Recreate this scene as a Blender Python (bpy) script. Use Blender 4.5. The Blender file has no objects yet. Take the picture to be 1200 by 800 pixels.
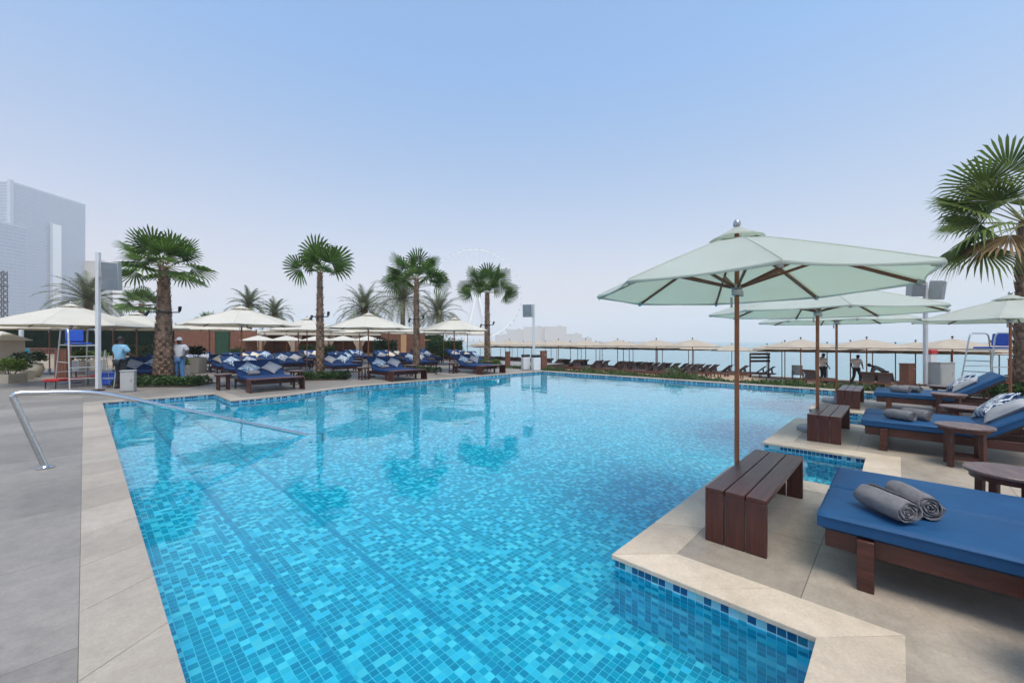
import bpy, bmesh, math, random
from mathutils import Vector, Matrix, noise
from mathutils.geometry import tessellate_polygon

R = math.radians
PI = math.pi
rnd = random.Random(7)
scene = bpy.context.scene
col = scene.collection

# ------------------------------------------------------------------ frames
F_PX, EYE = 476.0, 1.6                       # focal length in photo pixels, eye height
ANG = math.atan2(.7252, .6886)               # the pool is turned by this angle
CA, SA = math.cos(ANG), math.sin(ANG)

def P(s, t, z=0.0):                          # pool axes (s, t) -> world
    return Vector((CA*s - SA*t, SA*s + CA*t, z))

def W(px, Y, z=0.0):                         # a photo column at a known distance -> world
    return Vector(((px-600)/F_PX*Y, Y, z))

def beach_z(s):
    return -.25 - .05*max(0, s-18)

# ------------------------------------------------------------------ materials
class NT:
    def __init__(s, nt):
        s.nt = nt
    def n(s, typ, **kw):
        nd = s.nt.nodes.new(typ)
        for k, v in kw.items():
            if k.startswith('_'):
                setattr(nd, k[1:], v)
            else:
                key = k.replace('__', ' ')
                if isinstance(v, bpy.types.NodeSocket):
                    s.nt.links.new(v, nd.inputs[key])
                else:
                    nd.inputs[key].default_value = v
        return nd
    def m(s, op, a, b=0.0, c=0.0):
        nd = s.nt.nodes.new('ShaderNodeMath'); nd.operation = op
        for i, v in enumerate((a, b, c)):
            if isinstance(v, bpy.types.NodeSocket): s.nt.links.new(v, nd.inputs[i])
            else: nd.inputs[i].default_value = v
        return nd.outputs[0]
    def mix(s, f, a, b, mode='MIX'):
        nd = s.nt.nodes.new('ShaderNodeMix'); nd.data_type = 'RGBA'; nd.blend_type = mode
        for i, v in ((0, f), (6, a), (7, b)):
            if isinstance(v, bpy.types.NodeSocket): s.nt.links.new(v, nd.inputs[i])
            else: nd.inputs[i].default_value = (v if i == 0 else (*v, 1) if len(v) == 3 else v)
        return nd.outputs[2]
    def ramp(s, f, stops, const=False):
        nd = s.nt.nodes.new('ShaderNodeValToRGB')
        cr = nd.color_ramp
        if const: cr.interpolation = 'CONSTANT'
        while len(cr.elements) < len(stops): cr.elements.new(.5)
        for e, (p, c) in zip(cr.elements, stops):
            e.position = p; e.color = (*c, 1) if len(c) == 3 else c
        s.nt.links.new(f, nd.inputs[0])
        return nd.outputs[0]
    def link(s, a, b): s.nt.links.new(a, b)

def new_mat(name):
    m = bpy.data.materials.new(name); m.use_nodes = True
    m.node_tree.nodes.clear()
    return m, NT(m.node_tree)

def M(name, c1, c2=None, scale=4.0, rough=.6, bump=0.0, bscale=None, metal=0.0, transl=0.0,
      spec=.5, isl=0.0, stretch=(1, 1, 1), sheen=0.0, detail=4.0, tcol=None):
    m, t = new_mat(name)
    out = t.n('ShaderNodeOutputMaterial')
    tc = t.n('ShaderNodeTexCoord')
    mp = t.n('ShaderNodeMapping', Vector=tc.outputs['Object']); mp.inputs['Scale'].default_value = stretch
    base = (*c1, 1)
    c = None
    if c2 is not None:
        nz = t.n('ShaderNodeTexNoise', Vector=mp.outputs[0], Scale=scale, Detail=detail, Roughness=.6)
        f = t.n('ShaderNodeMapRange', Value=nz.outputs[0]); f.inputs[1].default_value = .3; f.inputs[2].default_value = .7
        c = t.mix(f.outputs[0], c1, c2)
    if isl:
        g = t.n('ShaderNodeNewGeometry')
        v = t.m('MULTIPLY_ADD', g.outputs['Random Per Island'], 2*isl, 1-isl)
        hs = t.n('ShaderNodeHueSaturation', Value=v)
        if c is None: hs.inputs['Color'].default_value = base
        else: t.link(c, hs.inputs['Color'])
        c = hs.outputs[0]
    b = t.n('ShaderNodeBsdfPrincipled', Roughness=rough, Metallic=metal)
    b.inputs['Specular IOR Level'].default_value = spec
    if sheen: b.inputs['Sheen Weight'].default_value = sheen
    if c is None: b.inputs['Base Color'].default_value = base
    else: t.link(c, b.inputs['Base Color'])
    if bump:
        nb = t.n('ShaderNodeTexNoise', Vector=mp.outputs[0], Scale=bscale or scale*4, Detail=4.0)
        bp = t.n('ShaderNodeBump', Strength=bump, Height=nb.outputs[0]); bp.inputs['Distance'].default_value = .02
        t.link(bp.outputs[0], b.inputs['Normal'])
    sh = b.outputs[0]
    if transl:
        tr = t.n('ShaderNodeBsdfTranslucent')
        if tcol: tr.inputs[0].default_value = (*tcol, 1)
        elif c is None: tr.inputs[0].default_value = base
        else: t.link(c, tr.inputs[0])
        mx = t.n('ShaderNodeMixShader', Fac=transl)
        t.link(sh, mx.inputs[1]); t.link(tr.outputs[0], mx.inputs[2]); sh = mx.outputs[0]
    t.link(sh, out.inputs[0])
    return m

MAT = {}
MAT['wood'] = M('dark_wood', (.080, .021, .014), (.034, .009, .007), 2.2, .42, .25, 5, stretch=(16, 1.5, 8), detail=6)
MAT['wood_top'] = M('greyish_wood_top', (.17, .115, .112), (.075, .05, .052), 2.5, .38, .25, 6, stretch=(1.5, 14, 1), detail=6)  # table tops, paler and greyer than the legs
MAT['bench_wood'] = M('bench_wood', (.088, .024, .017), (.040, .011, .009), 2.2, .34, .25, 5, stretch=(1, 16, 16), detail=6)
MAT['bench_wood_v'] = M('bench_wood_upright', (.088, .024, .017), (.040, .011, .009), 2.2, .34, .25, 5, stretch=(16, 16, 1), detail=6)
MAT['pole_wood'] = M('pole_wood', (.36, .13, .052), (.22, .078, .033), 6, .4, .1, 40)
MAT['rib_wood'] = M('rib_wood', (.19, .072, .034), (.11, .042, .022), 6, .45)
MAT['blue'] = M('blue_fabric', (.004, .050, .142), (.006, .064, .172), 5, .62, .30, 7, sheen=.0, spec=.35)
MAT['deepblue'] = M('navy_fabric', (.005, .029, .105), (.007, .038, .135), 3, .75, .15, 200, spec=.3)
MAT['canopy'] = M('canopy_fabric', (.62, .635, .62), (.57, .585, .57), 2, .8, .22, 5, transl=.56, tcol=(.76, .83, .72))  # green in the translucent tint stands in for light off the pool
MAT['canopy_w'] = M('white_canopy_fabric', (.74, .73, .68), (.67, .66, .61), 2, .8, .05, 120, transl=.38, tcol=(.74, .68, .54))
MAT['canopy_b'] = M('beach_canopy_fabric', (.46, .40, .32), (.39, .33, .26), 2, .8, .05, 120, transl=.15, tcol=(.60, .50, .36))
MAT['canopy_c'] = M('cream_canopy_fabric', (.72, .68, .60), (.66, .62, .54), 2, .8, .05, 120, transl=.35, tcol=(.72, .64, .48))
MAT['metal'] = M('brushed_metal', (.42, .44, .45), None, rough=.32, metal=.9)
MAT['steel'] = M('polished_steel', (.60, .61, .62), (.5, .51, .52), 30, .14, metal=1.0)
MAT['alu'] = M('chair_tube_metal', (.50, .52, .50), None, rough=.35, metal=.7)
MAT['white'] = M('white_paint', (.60, .62, .64), (.54, .56, .58), 3, .4)
MAT['offwhite'] = M('off_white_panel', (.40, .41, .40), (.34, .35, .35), 3, .5)
MAT['grey'] = M('grey_panel', (.22, .25, .28), (.17, .19, .22), 3, .45)
MAT['dark'] = M('dark_metal', (.018, .018, .02), None, rough=.45)
MAT['chairblue'] = M('bright_blue_plastic', (.012, .07, .42), (.018, .09, .48), 3, .4)
MAT['red'] = M('red_plastic', (.48, .015, .02), (.38, .012, .016), 3, .35)
MAT['teal'] = M('teal_plastic', (.02, .28, .36), None, rough=.4)
MAT['towel'] = M('grey_towel', (.27, .265, .285), (.20, .198, .215), 14, .95, .9, 170, spec=.1)
MAT['pillow_g'] = M('grey_pillow', (.36, .37, .40), (.30, .31, .34), 9, .9, .5, 160, spec=.1)
MAT['pillow_c'] = M('cream_pillow', (.62, .56, .44), (.54, .49, .39), 9, .9, .4, 160, spec=.1)
MAT['sand'] = M('sand', (.46, .345, .235), (.36, .265, .18), 1.2, .9, .6, 6, detail=6)
MAT['soil'] = M('soil', (.035, .024, .016), (.055, .04, .028), 6, .95, .8, 30)
MAT['land'] = M('land', (.30, .27, .235), (.24, .215, .185), .4, .9)
MAT['leaf'] = M('palm_leaf', (.10, .18, .035), (.065, .125, .027), 2.5, .42, transl=.36, isl=.35, spec=.4)
MAT['leaf5'] = M('sunny_palm_leaf', (.15, .205, .045), (.085, .145, .03), 2.0, .42, transl=.3, isl=.35, spec=.4)  # sunlit yellow-green look put into the leaf colour
MAT['leafdry'] = M('dry_palm_leaf', (.24, .16, .06), (.17, .10, .04), 3, .6, transl=.2, isl=.3)
MAT['petiole'] = M('palm_stalk', (.16, .20, .06), (.20, .17, .07), 3, .5)
MAT['date'] = M('date_palm_leaf', (.14, .165, .09), (.095, .115, .062), 1.0, .5, transl=.2, isl=.3)
MAT['trunk'] = M('palm_trunk', (.28, .185, .125), (.13, .085, .06), 7, .9, .5, 30, isl=.5)
MAT['bush'] = M('bush_leaf', (.045, .105, .02), (.025, .065, .014), 5, .5, transl=.2, isl=.4)
MAT['bushy'] = M('bright_bush_leaf', (.13, .20, .025), (.08, .14, .02), 5, .5, transl=.25, isl=.4)
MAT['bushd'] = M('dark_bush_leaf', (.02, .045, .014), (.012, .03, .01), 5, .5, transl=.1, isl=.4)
MAT['grass'] = M('ground_cover_leaf', (.075, .125, .025), (.05, .085, .02), 1.5, .55, transl=.25, isl=.4)
MAT['stone'] = M('planter_stone', (.42, .38, .30), (.36, .32, .25), 5, .75, .3, 40)
MAT['cream'] = M('cream_render', (.60, .52, .42), (.54, .47, .38), 2, .8, .2, 40)
MAT['fence'] = M('brown_fence_wood', (.21, .085, .048), (.14, .055, .034), 3, .6, .2, 20)
MAT['fencegreen'] = M('green_screen_panel', (.012, .06, .03), (.008, .04, .02), 2, .7)
MAT['curtain'] = M('beige_curtain', (.56, .44, .34), (.50, .39, .30), 3, .9, transl=.2)
MAT['screen'] = M('canopy_shade_dark', (.010, .020, .014), (.005, .010, .008), 2, .95, spec=.03)  # near-black colour stands in for shade under the canopies
MAT['tower'] = M('tower_glass', (.27, .36, .47), (.32, .41, .51), .05, .35)
MAT['towerw'] = M('tower_white_trim', (.40, .47, .55), None, rough=.5)
MAT['hotel'] = M('hotel_render', (.60, .50, .40), (.52, .43, .34), .05, .6)
MAT['hotelw'] = M('hotel_window', (.30, .32, .36), None, rough=.3)
MAT['wheel'] = M('wheel_white', (.85, .82, .78), None, rough=.4)
MAT['beachwood'] = M('beach_lounger_wood', (.17, .066, .034), (.11, .04, .024), 6, .6, .1, 30)
MAT['beachdark'] = M('beach_lounger_slats', (.075, .048, .045), (.05, .032, .03), 6, .65)
MAT['skin'] = M('skin', (.10, .052, .034), None, rough=.55)
MAT['hair'] = M('hair', (.01, .008, .007), None, rough=.6)
MAT['shirtb'] = M('light_blue_shirt', (.27, .52, .70), (.22, .46, .64), 8, .85)
MAT['shirtw'] = M('white_shirt', (.74, .74, .76), (.68, .68, .70), 8, .85)
MAT['shirtg'] = M('grey_shirt', (.24, .27, .33), (.20, .23, .28), 8, .85)
MAT['trous'] = M('dark_trousers', (.02, .025, .032), None, rough=.85)
MAT['trousb'] = M('blue_trousers', (.10, .24, .48), None, rough=.85)
MAT['pinkcloth'] = M('magenta_cloth', (.40, .04, .12), None, rough=.8)

def pattern_mat(name, ca, cb, scale):        # palm-leaf print: jagged light strokes on navy
    m, t = new_mat(name)
    out = t.n('ShaderNodeOutputMaterial'); tc = t.n('ShaderNodeTexCoord')
    nz = t.n('ShaderNodeTexNoise', Vector=tc.outputs['Object'], Scale=7.0, Detail=2.0)
    dv = t.mix(.16, tc.outputs['Object'], nz.outputs['Color'], 'ADD')
    w = t.n('ShaderNodeTexVoronoi', Vector=dv, Scale=scale, _feature='F1', _distance='CHEBYCHEV')
    w2 = t.n('ShaderNodeTexWave', Vector=dv, Scale=scale*.9, Distortion=6.0, Detail=1.0)
    a = t.m('GREATER_THAN', t.m('ADD', w.outputs['Distance'], t.m('MULTIPLY', w2.outputs[1], .55)), .66)
    c = t.mix(a, ca, cb)
    b = t.n('ShaderNodeBsdfPrincipled', Roughness=.9); b.inputs['Specular IOR Level'].default_value = .1
    t.link(c, b.inputs['Base Color']); t.link(b.outputs[0], out.inputs[0])
    return m
MAT['pillow_p'] = pattern_mat('leaf_print_pillow', (.60, .64, .68), (.018, .045, .13), 15)
MAT['pillow_p2'] = pattern_mat('leaf_print_pillow_light', (.62, .66, .68), (.03, .13, .25), 11)

def tile_mat(name, cols, grout):
    m, t = new_mat(name)
    out = t.n('ShaderNodeOutputMaterial'); uv = t.n('ShaderNodeTexCoord').outputs['UV']
    # slight wobble of the grid, the way hand laid sheets sit
    nzw = t.n('ShaderNodeTexNoise', Vector=uv, Scale=.35, Detail=1.0)
    uvw = t.mix(.10, uv, nzw.outputs['Color'], 'ADD')
    sp = t.n('ShaderNodeSeparateXYZ', Vector=uvw)
    fu, fv = t.m('FLOOR', sp.outputs[0]), t.m('FLOOR', sp.outputs[1])
    cb = t.n('ShaderNodeCombineXYZ', X=fu, Y=fv)
    wn = t.n('ShaderNodeTexWhiteNoise', Vector=cb.outputs[0], _noise_dimensions='2D')
    wn2 = t.n('ShaderNodeTexWhiteNoise', Vector=cb.outputs[0], _noise_dimensions='3D'); 
    tile = t.ramp(wn.outputs[0], cols, True)
    hs = t.n('ShaderNodeHueSaturation', Color=tile, Value=t.m('MULTIPLY_ADD', wn2.outputs[0], .2, .9))
    eu = t.m('ABSOLUTE', t.m('SUBTRACT', t.m('FRACT', sp.outputs[0]), .5))
    ev = t.m('ABSOLUTE', t.m('SUBTRACT', t.m('FRACT', sp.outputs[1]), .5))
    g = t.m('GREATER_THAN', t.m('MAXIMUM', eu, ev), .455)
    c = t.mix(g, hs.outputs[0], grout)
    b = t.n('ShaderNodeBsdfPrincipled', Roughness=.25)
    t.link(c, b.inputs['Base Color']); t.link(b.outputs[0], out.inputs[0])
    return m
MAT['tile'] = tile_mat('pool_mosaic', [(0, (.001, .29, .49)), (.28, (.001, .33, .53)), (.50, (.003, .38, .58)), (.64, (.08, .57, .79)), (.84, (.18, .67, .83))], (.14, .64, .81))
MAT['tile_nose'] = tile_mat('step_nosing_mosaic', [(0, (.001, .27, .48)), (.5, (.001, .31, .51))], (.08, .48, .68))
MAT['tile_band'] = tile_mat('waterline_mosaic', [(0, (.005, .06, .17)), (.30, (.006, .085, .19)), (.50, (.006, .12, .19)), (.62, (.18, .42, .52)), (.84, (.22, .46, .50))], (.30, .46, .54))

def water_mat():
    m, t = new_mat('pool_water')
    out = t.n('ShaderNodeOutputMaterial'); tc = t.n('ShaderNodeTexCoord').outputs['Object']
    n1 = t.n('ShaderNodeTexNoise', Vector=tc, Scale=1.3, Detail=2.0, Roughness=.45, Distortion=.4)
    n2 = t.n('ShaderNodeTexNoise', Vector=tc, Scale=5.5, Detail=2.0, Roughness=.5, Distortion=.3)
    n3 = t.n('ShaderNodeTexNoise', Vector=tc, Scale=15.0, Detail=1.0)
    big = t.n('ShaderNodeTexNoise', Vector=tc, Scale=.23, Detail=1.0)
    amt = t.n('ShaderNodeMapRange', Value=big.outputs[0]); amt.inputs[1].default_value = .35; amt.inputs[2].default_value = .7
    amt.inputs[3].default_value = .35; amt.inputs[4].default_value = 1.0
    hgt = t.m('MULTIPLY', t.m('MULTIPLY_ADD', n3.outputs[0], .022, t.m('MULTIPLY_ADD', n2.outputs[0], .14, n1.outputs[0])), amt.outputs[0])
    bp = t.n('ShaderNodeBump', Strength=.30, Height=hgt); bp.inputs['Distance'].default_value = .06
    fr = t.n('ShaderNodeFresnel', IOR=1.33, Normal=bp.outputs[0])
    rf = t.n('ShaderNodeBsdfRefraction', IOR=1.33, Roughness=0.0, Normal=bp.outputs[0]); rf.inputs[0].default_value = (.60, 1.0, .985, 1)
    gl = t.n('ShaderNodeBsdfGlossy', Roughness=.0, Normal=bp.outputs[0]); gl.inputs[0].default_value = (1, 1, 1, 1)
    mx = t.n('ShaderNodeMixShader', Fac=fr.outputs[0])
    t.link(rf.outputs[0], mx.inputs[1]); t.link(gl.outputs[0], mx.inputs[2])
    t.link(mx.outputs[0], out.inputs[0])
    return m
MAT['water'] = water_mat()

def sea_mat():
    m, t = new_mat('sea_water')
    out = t.n('ShaderNodeOutputMaterial'); tc = t.n('ShaderNodeTexCoord').outputs['Object']
    n1 = t.n('ShaderNodeTexNoise', Vector=tc, Scale=.5, Detail=5.0)
    n2 = t.n('ShaderNodeTexNoise', Vector=tc, Scale=.012, Detail=3.0)
    c = t.mix(n2.outputs[0], (.10, .24, .27), (.16, .30, .33))
    bp = t.n('ShaderNodeBump', Strength=.35, Height=n1.outputs[0]); bp.inputs['Distance'].default_value = .25
    b = t.n('ShaderNodeBsdfPrincipled', Roughness=.22, Normal=bp.outputs[0])
    t.link(c, b.inputs['Base Color']); t.link(b.outputs[0], out.inputs[0])
    return m
MAT['sea'] = sea_mat()

def facade_mat():
    m, t = new_mat('hotel_facade')
    out = t.n('ShaderNodeOutputMaterial'); tc = t.n('ShaderNodeTexCoord').outputs['Object']
    sp = t.n('ShaderNodeSeparateXYZ', Vector=tc)
    fx = t.m('FRACT', t.m('DIVIDE', sp.outputs[0], 3.2)); fz = t.m('FRACT', t.m('DIVIDE', sp.outputs[2], 3.4))
    win = t.m('MULTIPLY', t.m('GREATER_THAN', fx, .42), t.m('GREATER_THAN', fz, .45))
    c = t.mix(win, (.56, .46, .36), (.28, .29, .32))
    b = t.n('ShaderNodeBsdfPrincipled', Roughness=.6); t.link(c, b.inputs['Base Color']); t.link(b.outputs[0], out.inputs[0])
    return m
MAT['hotelfront'] = facade_mat()

def slab_mat(name, c1, c2, su, sv, off, joint, coping=False):
    m, t = new_mat(name)
    out = t.n('ShaderNodeOutputMaterial'); tc = t.n('ShaderNodeTexCoord').outputs['Object']
    sp = t.n('ShaderNodeSeparateXYZ', Vector=tc)
    u = t.m('DIVIDE', t.m('SUBTRACT', sp.outputs[0], off[0]), su)
    v = t.m('DIVIDE', t.m('SUBTRACT', sp.outputs[1], off[1]), sv)
    cb = t.n('ShaderNodeCombineXYZ', X=t.m('FLOOR', u), Y=t.m('FLOOR', v))
    wn = t.n('ShaderNodeTexWhiteNoise', Vector=cb.outputs[0], _noise_dimensions='2D')
    rv = wn.outputs[0]
    if coping: rv = t.n('ShaderNodeNewGeometry').outputs['Random Per Island']
    big = t.n('ShaderNodeTexNoise', Vector=tc, Scale=.9, Detail=6.0, Roughness=.62, Distortion=.6)
    fine = t.n('ShaderNodeTexNoise', Vector=tc, Scale=9.0, Detail=8.0, Roughness=.7)
    speck = t.n('ShaderNodeTexNoise', Vector=tc, Scale=55.0, Detail=2.0)
    f = t.m('MULTIPLY_ADD', fine.outputs[0], .55, t.m('MULTIPLY', big.outputs[0], .65))
    fr = t.n('ShaderNodeMapRange', Value=f); fr.inputs[1].default_value = .40; fr.inputs[2].default_value = .80
    c = t.mix(fr.outputs[0], c1, c2)
    # the platforms and the right hand terrace get a lighter, beiger stone colour
    right = t.m('MULTIPLY', t.m('GREATER_THAN', sp.outputs[0], -.02), t.m('LESS_THAN', sp.outputs[1], 2.0))
    c = t.mix(right, c, t.mix(1.0, c, (1.42, 1.36, 1.28) if coping else (1.46, 1.36, 1.22), 'MULTIPLY'))
    val = t.m('MULTIPLY_ADD', rv, .22, .87)
    val = t.m('MULTIPLY', val, t.m('MULTIPLY_ADD', speck.outputs[0], .36, .82))
    # worn stains with a shape of their own
    st = t.n('ShaderNodeTexNoise', Vector=tc, Scale=.55, Detail=5.0, Roughness=.55, Distortion=1.2)
    sr = t.n('ShaderNodeMapRange', Value=st.outputs[0]); sr.inputs[1].default_value = .56; sr.inputs[2].default_value = .66
    val = t.m('MULTIPLY', val, t.m('SUBTRACT', 1.0, t.m('MULTIPLY', sr.outputs[0], .05 if coping else .10)))
    hs = t.n('ShaderNodeHueSaturation', Color=c, Value=val)
    c = hs.outputs[0]
    b = t.n('ShaderNodeBsdfPrincipled', Roughness=.5); b.inputs['Specular IOR Level'].default_value = .35
    h = fine.outputs[0]
    if not coping:
        du = t.m('MULTIPLY', t.m('SUBTRACT', .5, t.m('ABSOLUTE', t.m('SUBTRACT', t.m('FRACT', u), .5))), su)
        dv = t.m('MULTIPLY', t.m('SUBTRACT', .5, t.m('ABSOLUTE', t.m('SUBTRACT', t.m('FRACT', v), .5))), sv)
        g = t.m('LESS_THAN', t.m('MINIMUM', du, dv), joint)
        c = t.mix(g, c, (.10, .085, .07))
        h = t.m('SUBTRACT', t.m('MULTIPLY', h, .25), t.m('MULTIPLY', g, .5))
    bp = t.n('ShaderNodeBump', Strength=.25, Height=h); bp.inputs['Distance'].default_value = .008
    t.link(bp.outputs[0], b.inputs['Normal'])
    t.link(c, b.inputs['Base Color'])
    rr = t.n('ShaderNodeMapRange', Value=big.outputs[0]); rr.inputs[3].default_value = .32; rr.inputs[4].default_value = .62
    t.link(rr.outputs[0], b.inputs['Roughness'])
    t.link(b.outputs[0], out.inputs[0])
    return m
MAT['deck'] = slab_mat('deck_slabs', (.155, .142, .128), (.270, .248, .225), 1.34, 1.34, (-.02, .44), .0026)
MAT['coping'] = slab_mat('coping_stone', (.265, .228, .187), (.405, .358, .302), 1, 1, (0, 0), 0, True)
MAT['joint'] = M('coping_joint', (.16, .13, .105), None, rough=.9)

# ------------------------------------------------------------------ mesh builder
class MB:
    def __init__(s):
        s.v, s.f = [], []
    def add(s, vs, fs):
        o = len(s.v); s.v.extend([tuple(v) for v in vs]); s.f.extend([tuple(i+o for i in f) for f in fs])
        return s
    def face(s, pts):
        return s.add(pts, [tuple(range(len(pts)))])
    def box(s, c, d, rot=None):
        c = Vector(c); hx, hy, hz = d[0]/2, d[1]/2, d[2]/2
        vs = [Vector((x, y, z)) for x in (-hx, hx) for y in (-hy, hy) for z in (-hz, hz)]
        if rot is not None: vs = [rot @ v for v in vs]
        return s.add([v+c for v in vs], [(0, 1, 3, 2), (4, 6, 7, 5), (0, 4, 5, 1), (2, 3, 7, 6), (0, 2, 6, 4), (1, 5, 7, 3)])
    def bar(s, a, b, w, h, up=(0, 0, 1)):                 # box beam from a to b
        a, b = Vector(a), Vector(b); d = (b-a); L = d.length; d.normalize()
        x = d.cross(Vector(up))
        if x.length < 1e-4: x = Vector((1, 0, 0))
        x.normalize(); z = x.cross(d)
        rot = Matrix((x, d, z)).transposed()
        return s.box((a+b)/2, (w, L, h), rot)
    def tube(s, pts, r, n=8, cap=True):
        pts = [Vector(p) for p in pts]; rs = r if isinstance(r, (list, tuple)) else [r]*len(pts)
        ring = []; o = len(s.v)
        ref = Vector((0, 0, 1))
        for i, p in enumerate(pts):
            d = (pts[min(i+1, len(pts)-1)]-pts[max(i-1, 0)]).normalized()
            if abs(d.dot(ref)) > .98: ref2 = Vector((1, 0, 0))
            else: ref2 = ref
            x = d.cross(ref2).normalized(); y = x.cross(d)
            if ring and i and (x.dot(px) < 0): x, y = -x, -y
            px = x
            for k in range(n):
                a = 2*PI*k/n
                s.v.append(tuple(p + (x*math.cos(a)+y*math.sin(a))*rs[i]))
            ring.append(i)
        for i in range(len(pts)-1):
            for k in range(n):
                s.f.append((o+i*n+k, o+i*n+(k+1) % n, o+(i+1)*n+(k+1) % n, o+(i+1)*n+k))
        if cap:
            s.f.append(tuple(o+k for k in reversed(range(n)))); s.f.append(tuple(o+(len(pts)-1)*n+k for k in range(n)))
        return s
    def lathe(s, prof, n=20, c=(0, 0, 0)):
        o = len(s.v); c = Vector(c)
        for r, z in prof:
            for k in range(n):
                a = 2*PI*k/n; s.v.append((c.x+r*math.cos(a), c.y+r*math.sin(a), c.z+z))
        for i in range(len(prof)-1):
            for k in range(n):
                s.f.append((o+i*n+k, o+i*n+(k+1) % n, o+(i+1)*n+(k+1) % n, o+(i+1)*n+k))
        if prof[0][0] > 1e-5: s.f.append(tuple(o+k for k in reversed(range(n))))
        if prof[-1][0] > 1e-5: s.f.append(tuple(o+(len(prof)-1)*n+k for k in range(n)))
        return s
    def build(s, name, mat, parent=None, smooth=None, bevel=0, seg=2, loc=None, rot=None):
        me = bpy.data.meshes.new(name); me.from_pydata(s.v, [], s.f); me.validate()
        bm = bmesh.new(); bm.from_mesh(me)
        bmesh.ops.recalc_face_normals(bm, faces=bm.faces) if len(bm.faces) < 20000 else None
        bm.to_mesh(me); bm.free()
        return link_mesh(name, me, mat, parent, smooth, bevel, seg, loc, rot)

def link_mesh(name, me, mat, parent=None, smooth=None, bevel=0, seg=2, loc=None, rot=None):
    mats = mat if isinstance(mat, (list, tuple)) else [mat]
    for m in mats: me.materials.append(MAT[m] if isinstance(m, str) else m)
    o = bpy.data.objects.new(name, me); col.objects.link(o)
    if smooth is not None:
        me.polygons.foreach_set('use_smooth', [True]*len(me.polygons)); me.set_sharp_from_angle(angle=R(smooth))
    if bevel:
        b = o.modifiers.new('bevel', 'BEVEL'); b.width = bevel; b.segments = seg; b.limit_method = 'ANGLE'; b.angle_limit = R(40)
        if smooth is None:
            me.polygons.foreach_set('use_smooth', [True]*len(me.polygons)); me.set_sharp_from_angle(angle=R(35))
    if parent is not None: o.parent = parent
    if loc is not None: o.location = loc
    if rot is not None: o.rotation_euler = rot
    return o

def tag(o, label=None, cat=None, group=None, kind=None):
    for k, v in (('label', label), ('category', cat), ('group', group), ('kind', kind)):
        if v: o[k] = v
    return o

def thing(name, label, cat, loc=(0, 0, 0), rz=0.0, group=None):
    o = bpy.data.objects.new(name, None); col.objects.link(o)
    o.empty_display_size = .1
    o.location = loc; o.rotation_euler = (0, 0, rz)
    return tag(o, label, cat, group)

KIDS = {}
def kids(o):
    return [c for c in col.objects if c.parent == o]
def copy_tree(o, label=None, group=None, loc=None, rz=None, top=True, tree=None):
    if tree is None: tree = TREE.get(o.name) or TREE.setdefault(o.name, snapshot(o))
    def rec(node, parent):
        src, ch = node
        c = src.copy(); col.objects.link(c)
        if parent is not None: c.parent = parent
        for x in ch: rec(x, c)
        return c
    c = rec(tree, None)
    if label: c['label'] = label
    if group: c['group'] = group
    if loc is not None: c.location = loc
    if rz is not None: c.rotation_euler = (0, 0, rz)
    return c
TREE = {}
def snapshot(o):
    return (o, [snapshot(c) for c in kids(o)])
class Proto:                                  # first use moves the original, later uses copy it
    def __init__(s, o):
        s.o, s.used = o, False; TREE[o.name] = snapshot(o)
    def put(s, loc, rz, label, group=None, cat=None):
        if not s.used:
            s.used = True; o = s.o; o.location = loc; o.rotation_euler = (0, 0, rz); o['label'] = label
            if group: o['group'] = group
        else:
            o = copy_tree(s.o, label, group, loc, rz)
            if not group and 'group' in o: del o['group']
        return o
def ordinal(i):
    w = ['first', 'second', 'third', 'fourth', 'fifth', 'sixth', 'seventh', 'eighth', 'ninth', 'tenth', 'eleventh', 'twelfth',
         'thirteenth', 'fourteenth', 'fifteenth', 'sixteenth', 'seventeenth', 'eighteenth', 'nineteenth', 'twentieth']  # near-white colour stands in for sunlight on this slab
    return w[i] if i < 20 else ('twenty-' + w[i-20] if i < 30 else 'thirtieth' if i == 29 else 'thirty-' + w[i-30])
def px_of(v):
    return 600 + F_PX*v[0]/v[1] if v[1] > .1 else 9999
EXPOSURE = 0.96
HAZE = 0.0005
MAT['tanpillar'] = M('tan_pillar', (.50, .29, .14), (.42, .24, .11), 3, .7)
# ------------------------------------------------------------------ camera, world, sun
cam = bpy.data.cameras.new('camera'); camo = bpy.data.objects.new('camera', cam); col.objects.link(camo)
camo.location = (0, 0, EYE); camo.rotation_euler = (R(90), 0, 0)
cam.sensor_width = 36; cam.lens = 36*F_PX/1200; cam.clip_start = .05; cam.clip_end = 20000
scene.camera = camo
SUN_EL, SUN_AZ = 70, 165                      # low hazy sun; azimuth counted clockwise from +Y
w = bpy.data.worlds.new('World'); scene.world = w; w.use_nodes = True
wt = NT(w.node_tree); w.node_tree.nodes.clear()
sky = wt.n('ShaderNodeTexSky'); sky.sky_type = 'NISHITA'; sky.sun_disc = False
sky.sun_elevation = R(SUN_EL); sky.sun_rotation = R(SUN_AZ); sky.air_density = 1.0; sky.dust_density = 2.0; sky.ozone_density = 2.0
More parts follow.
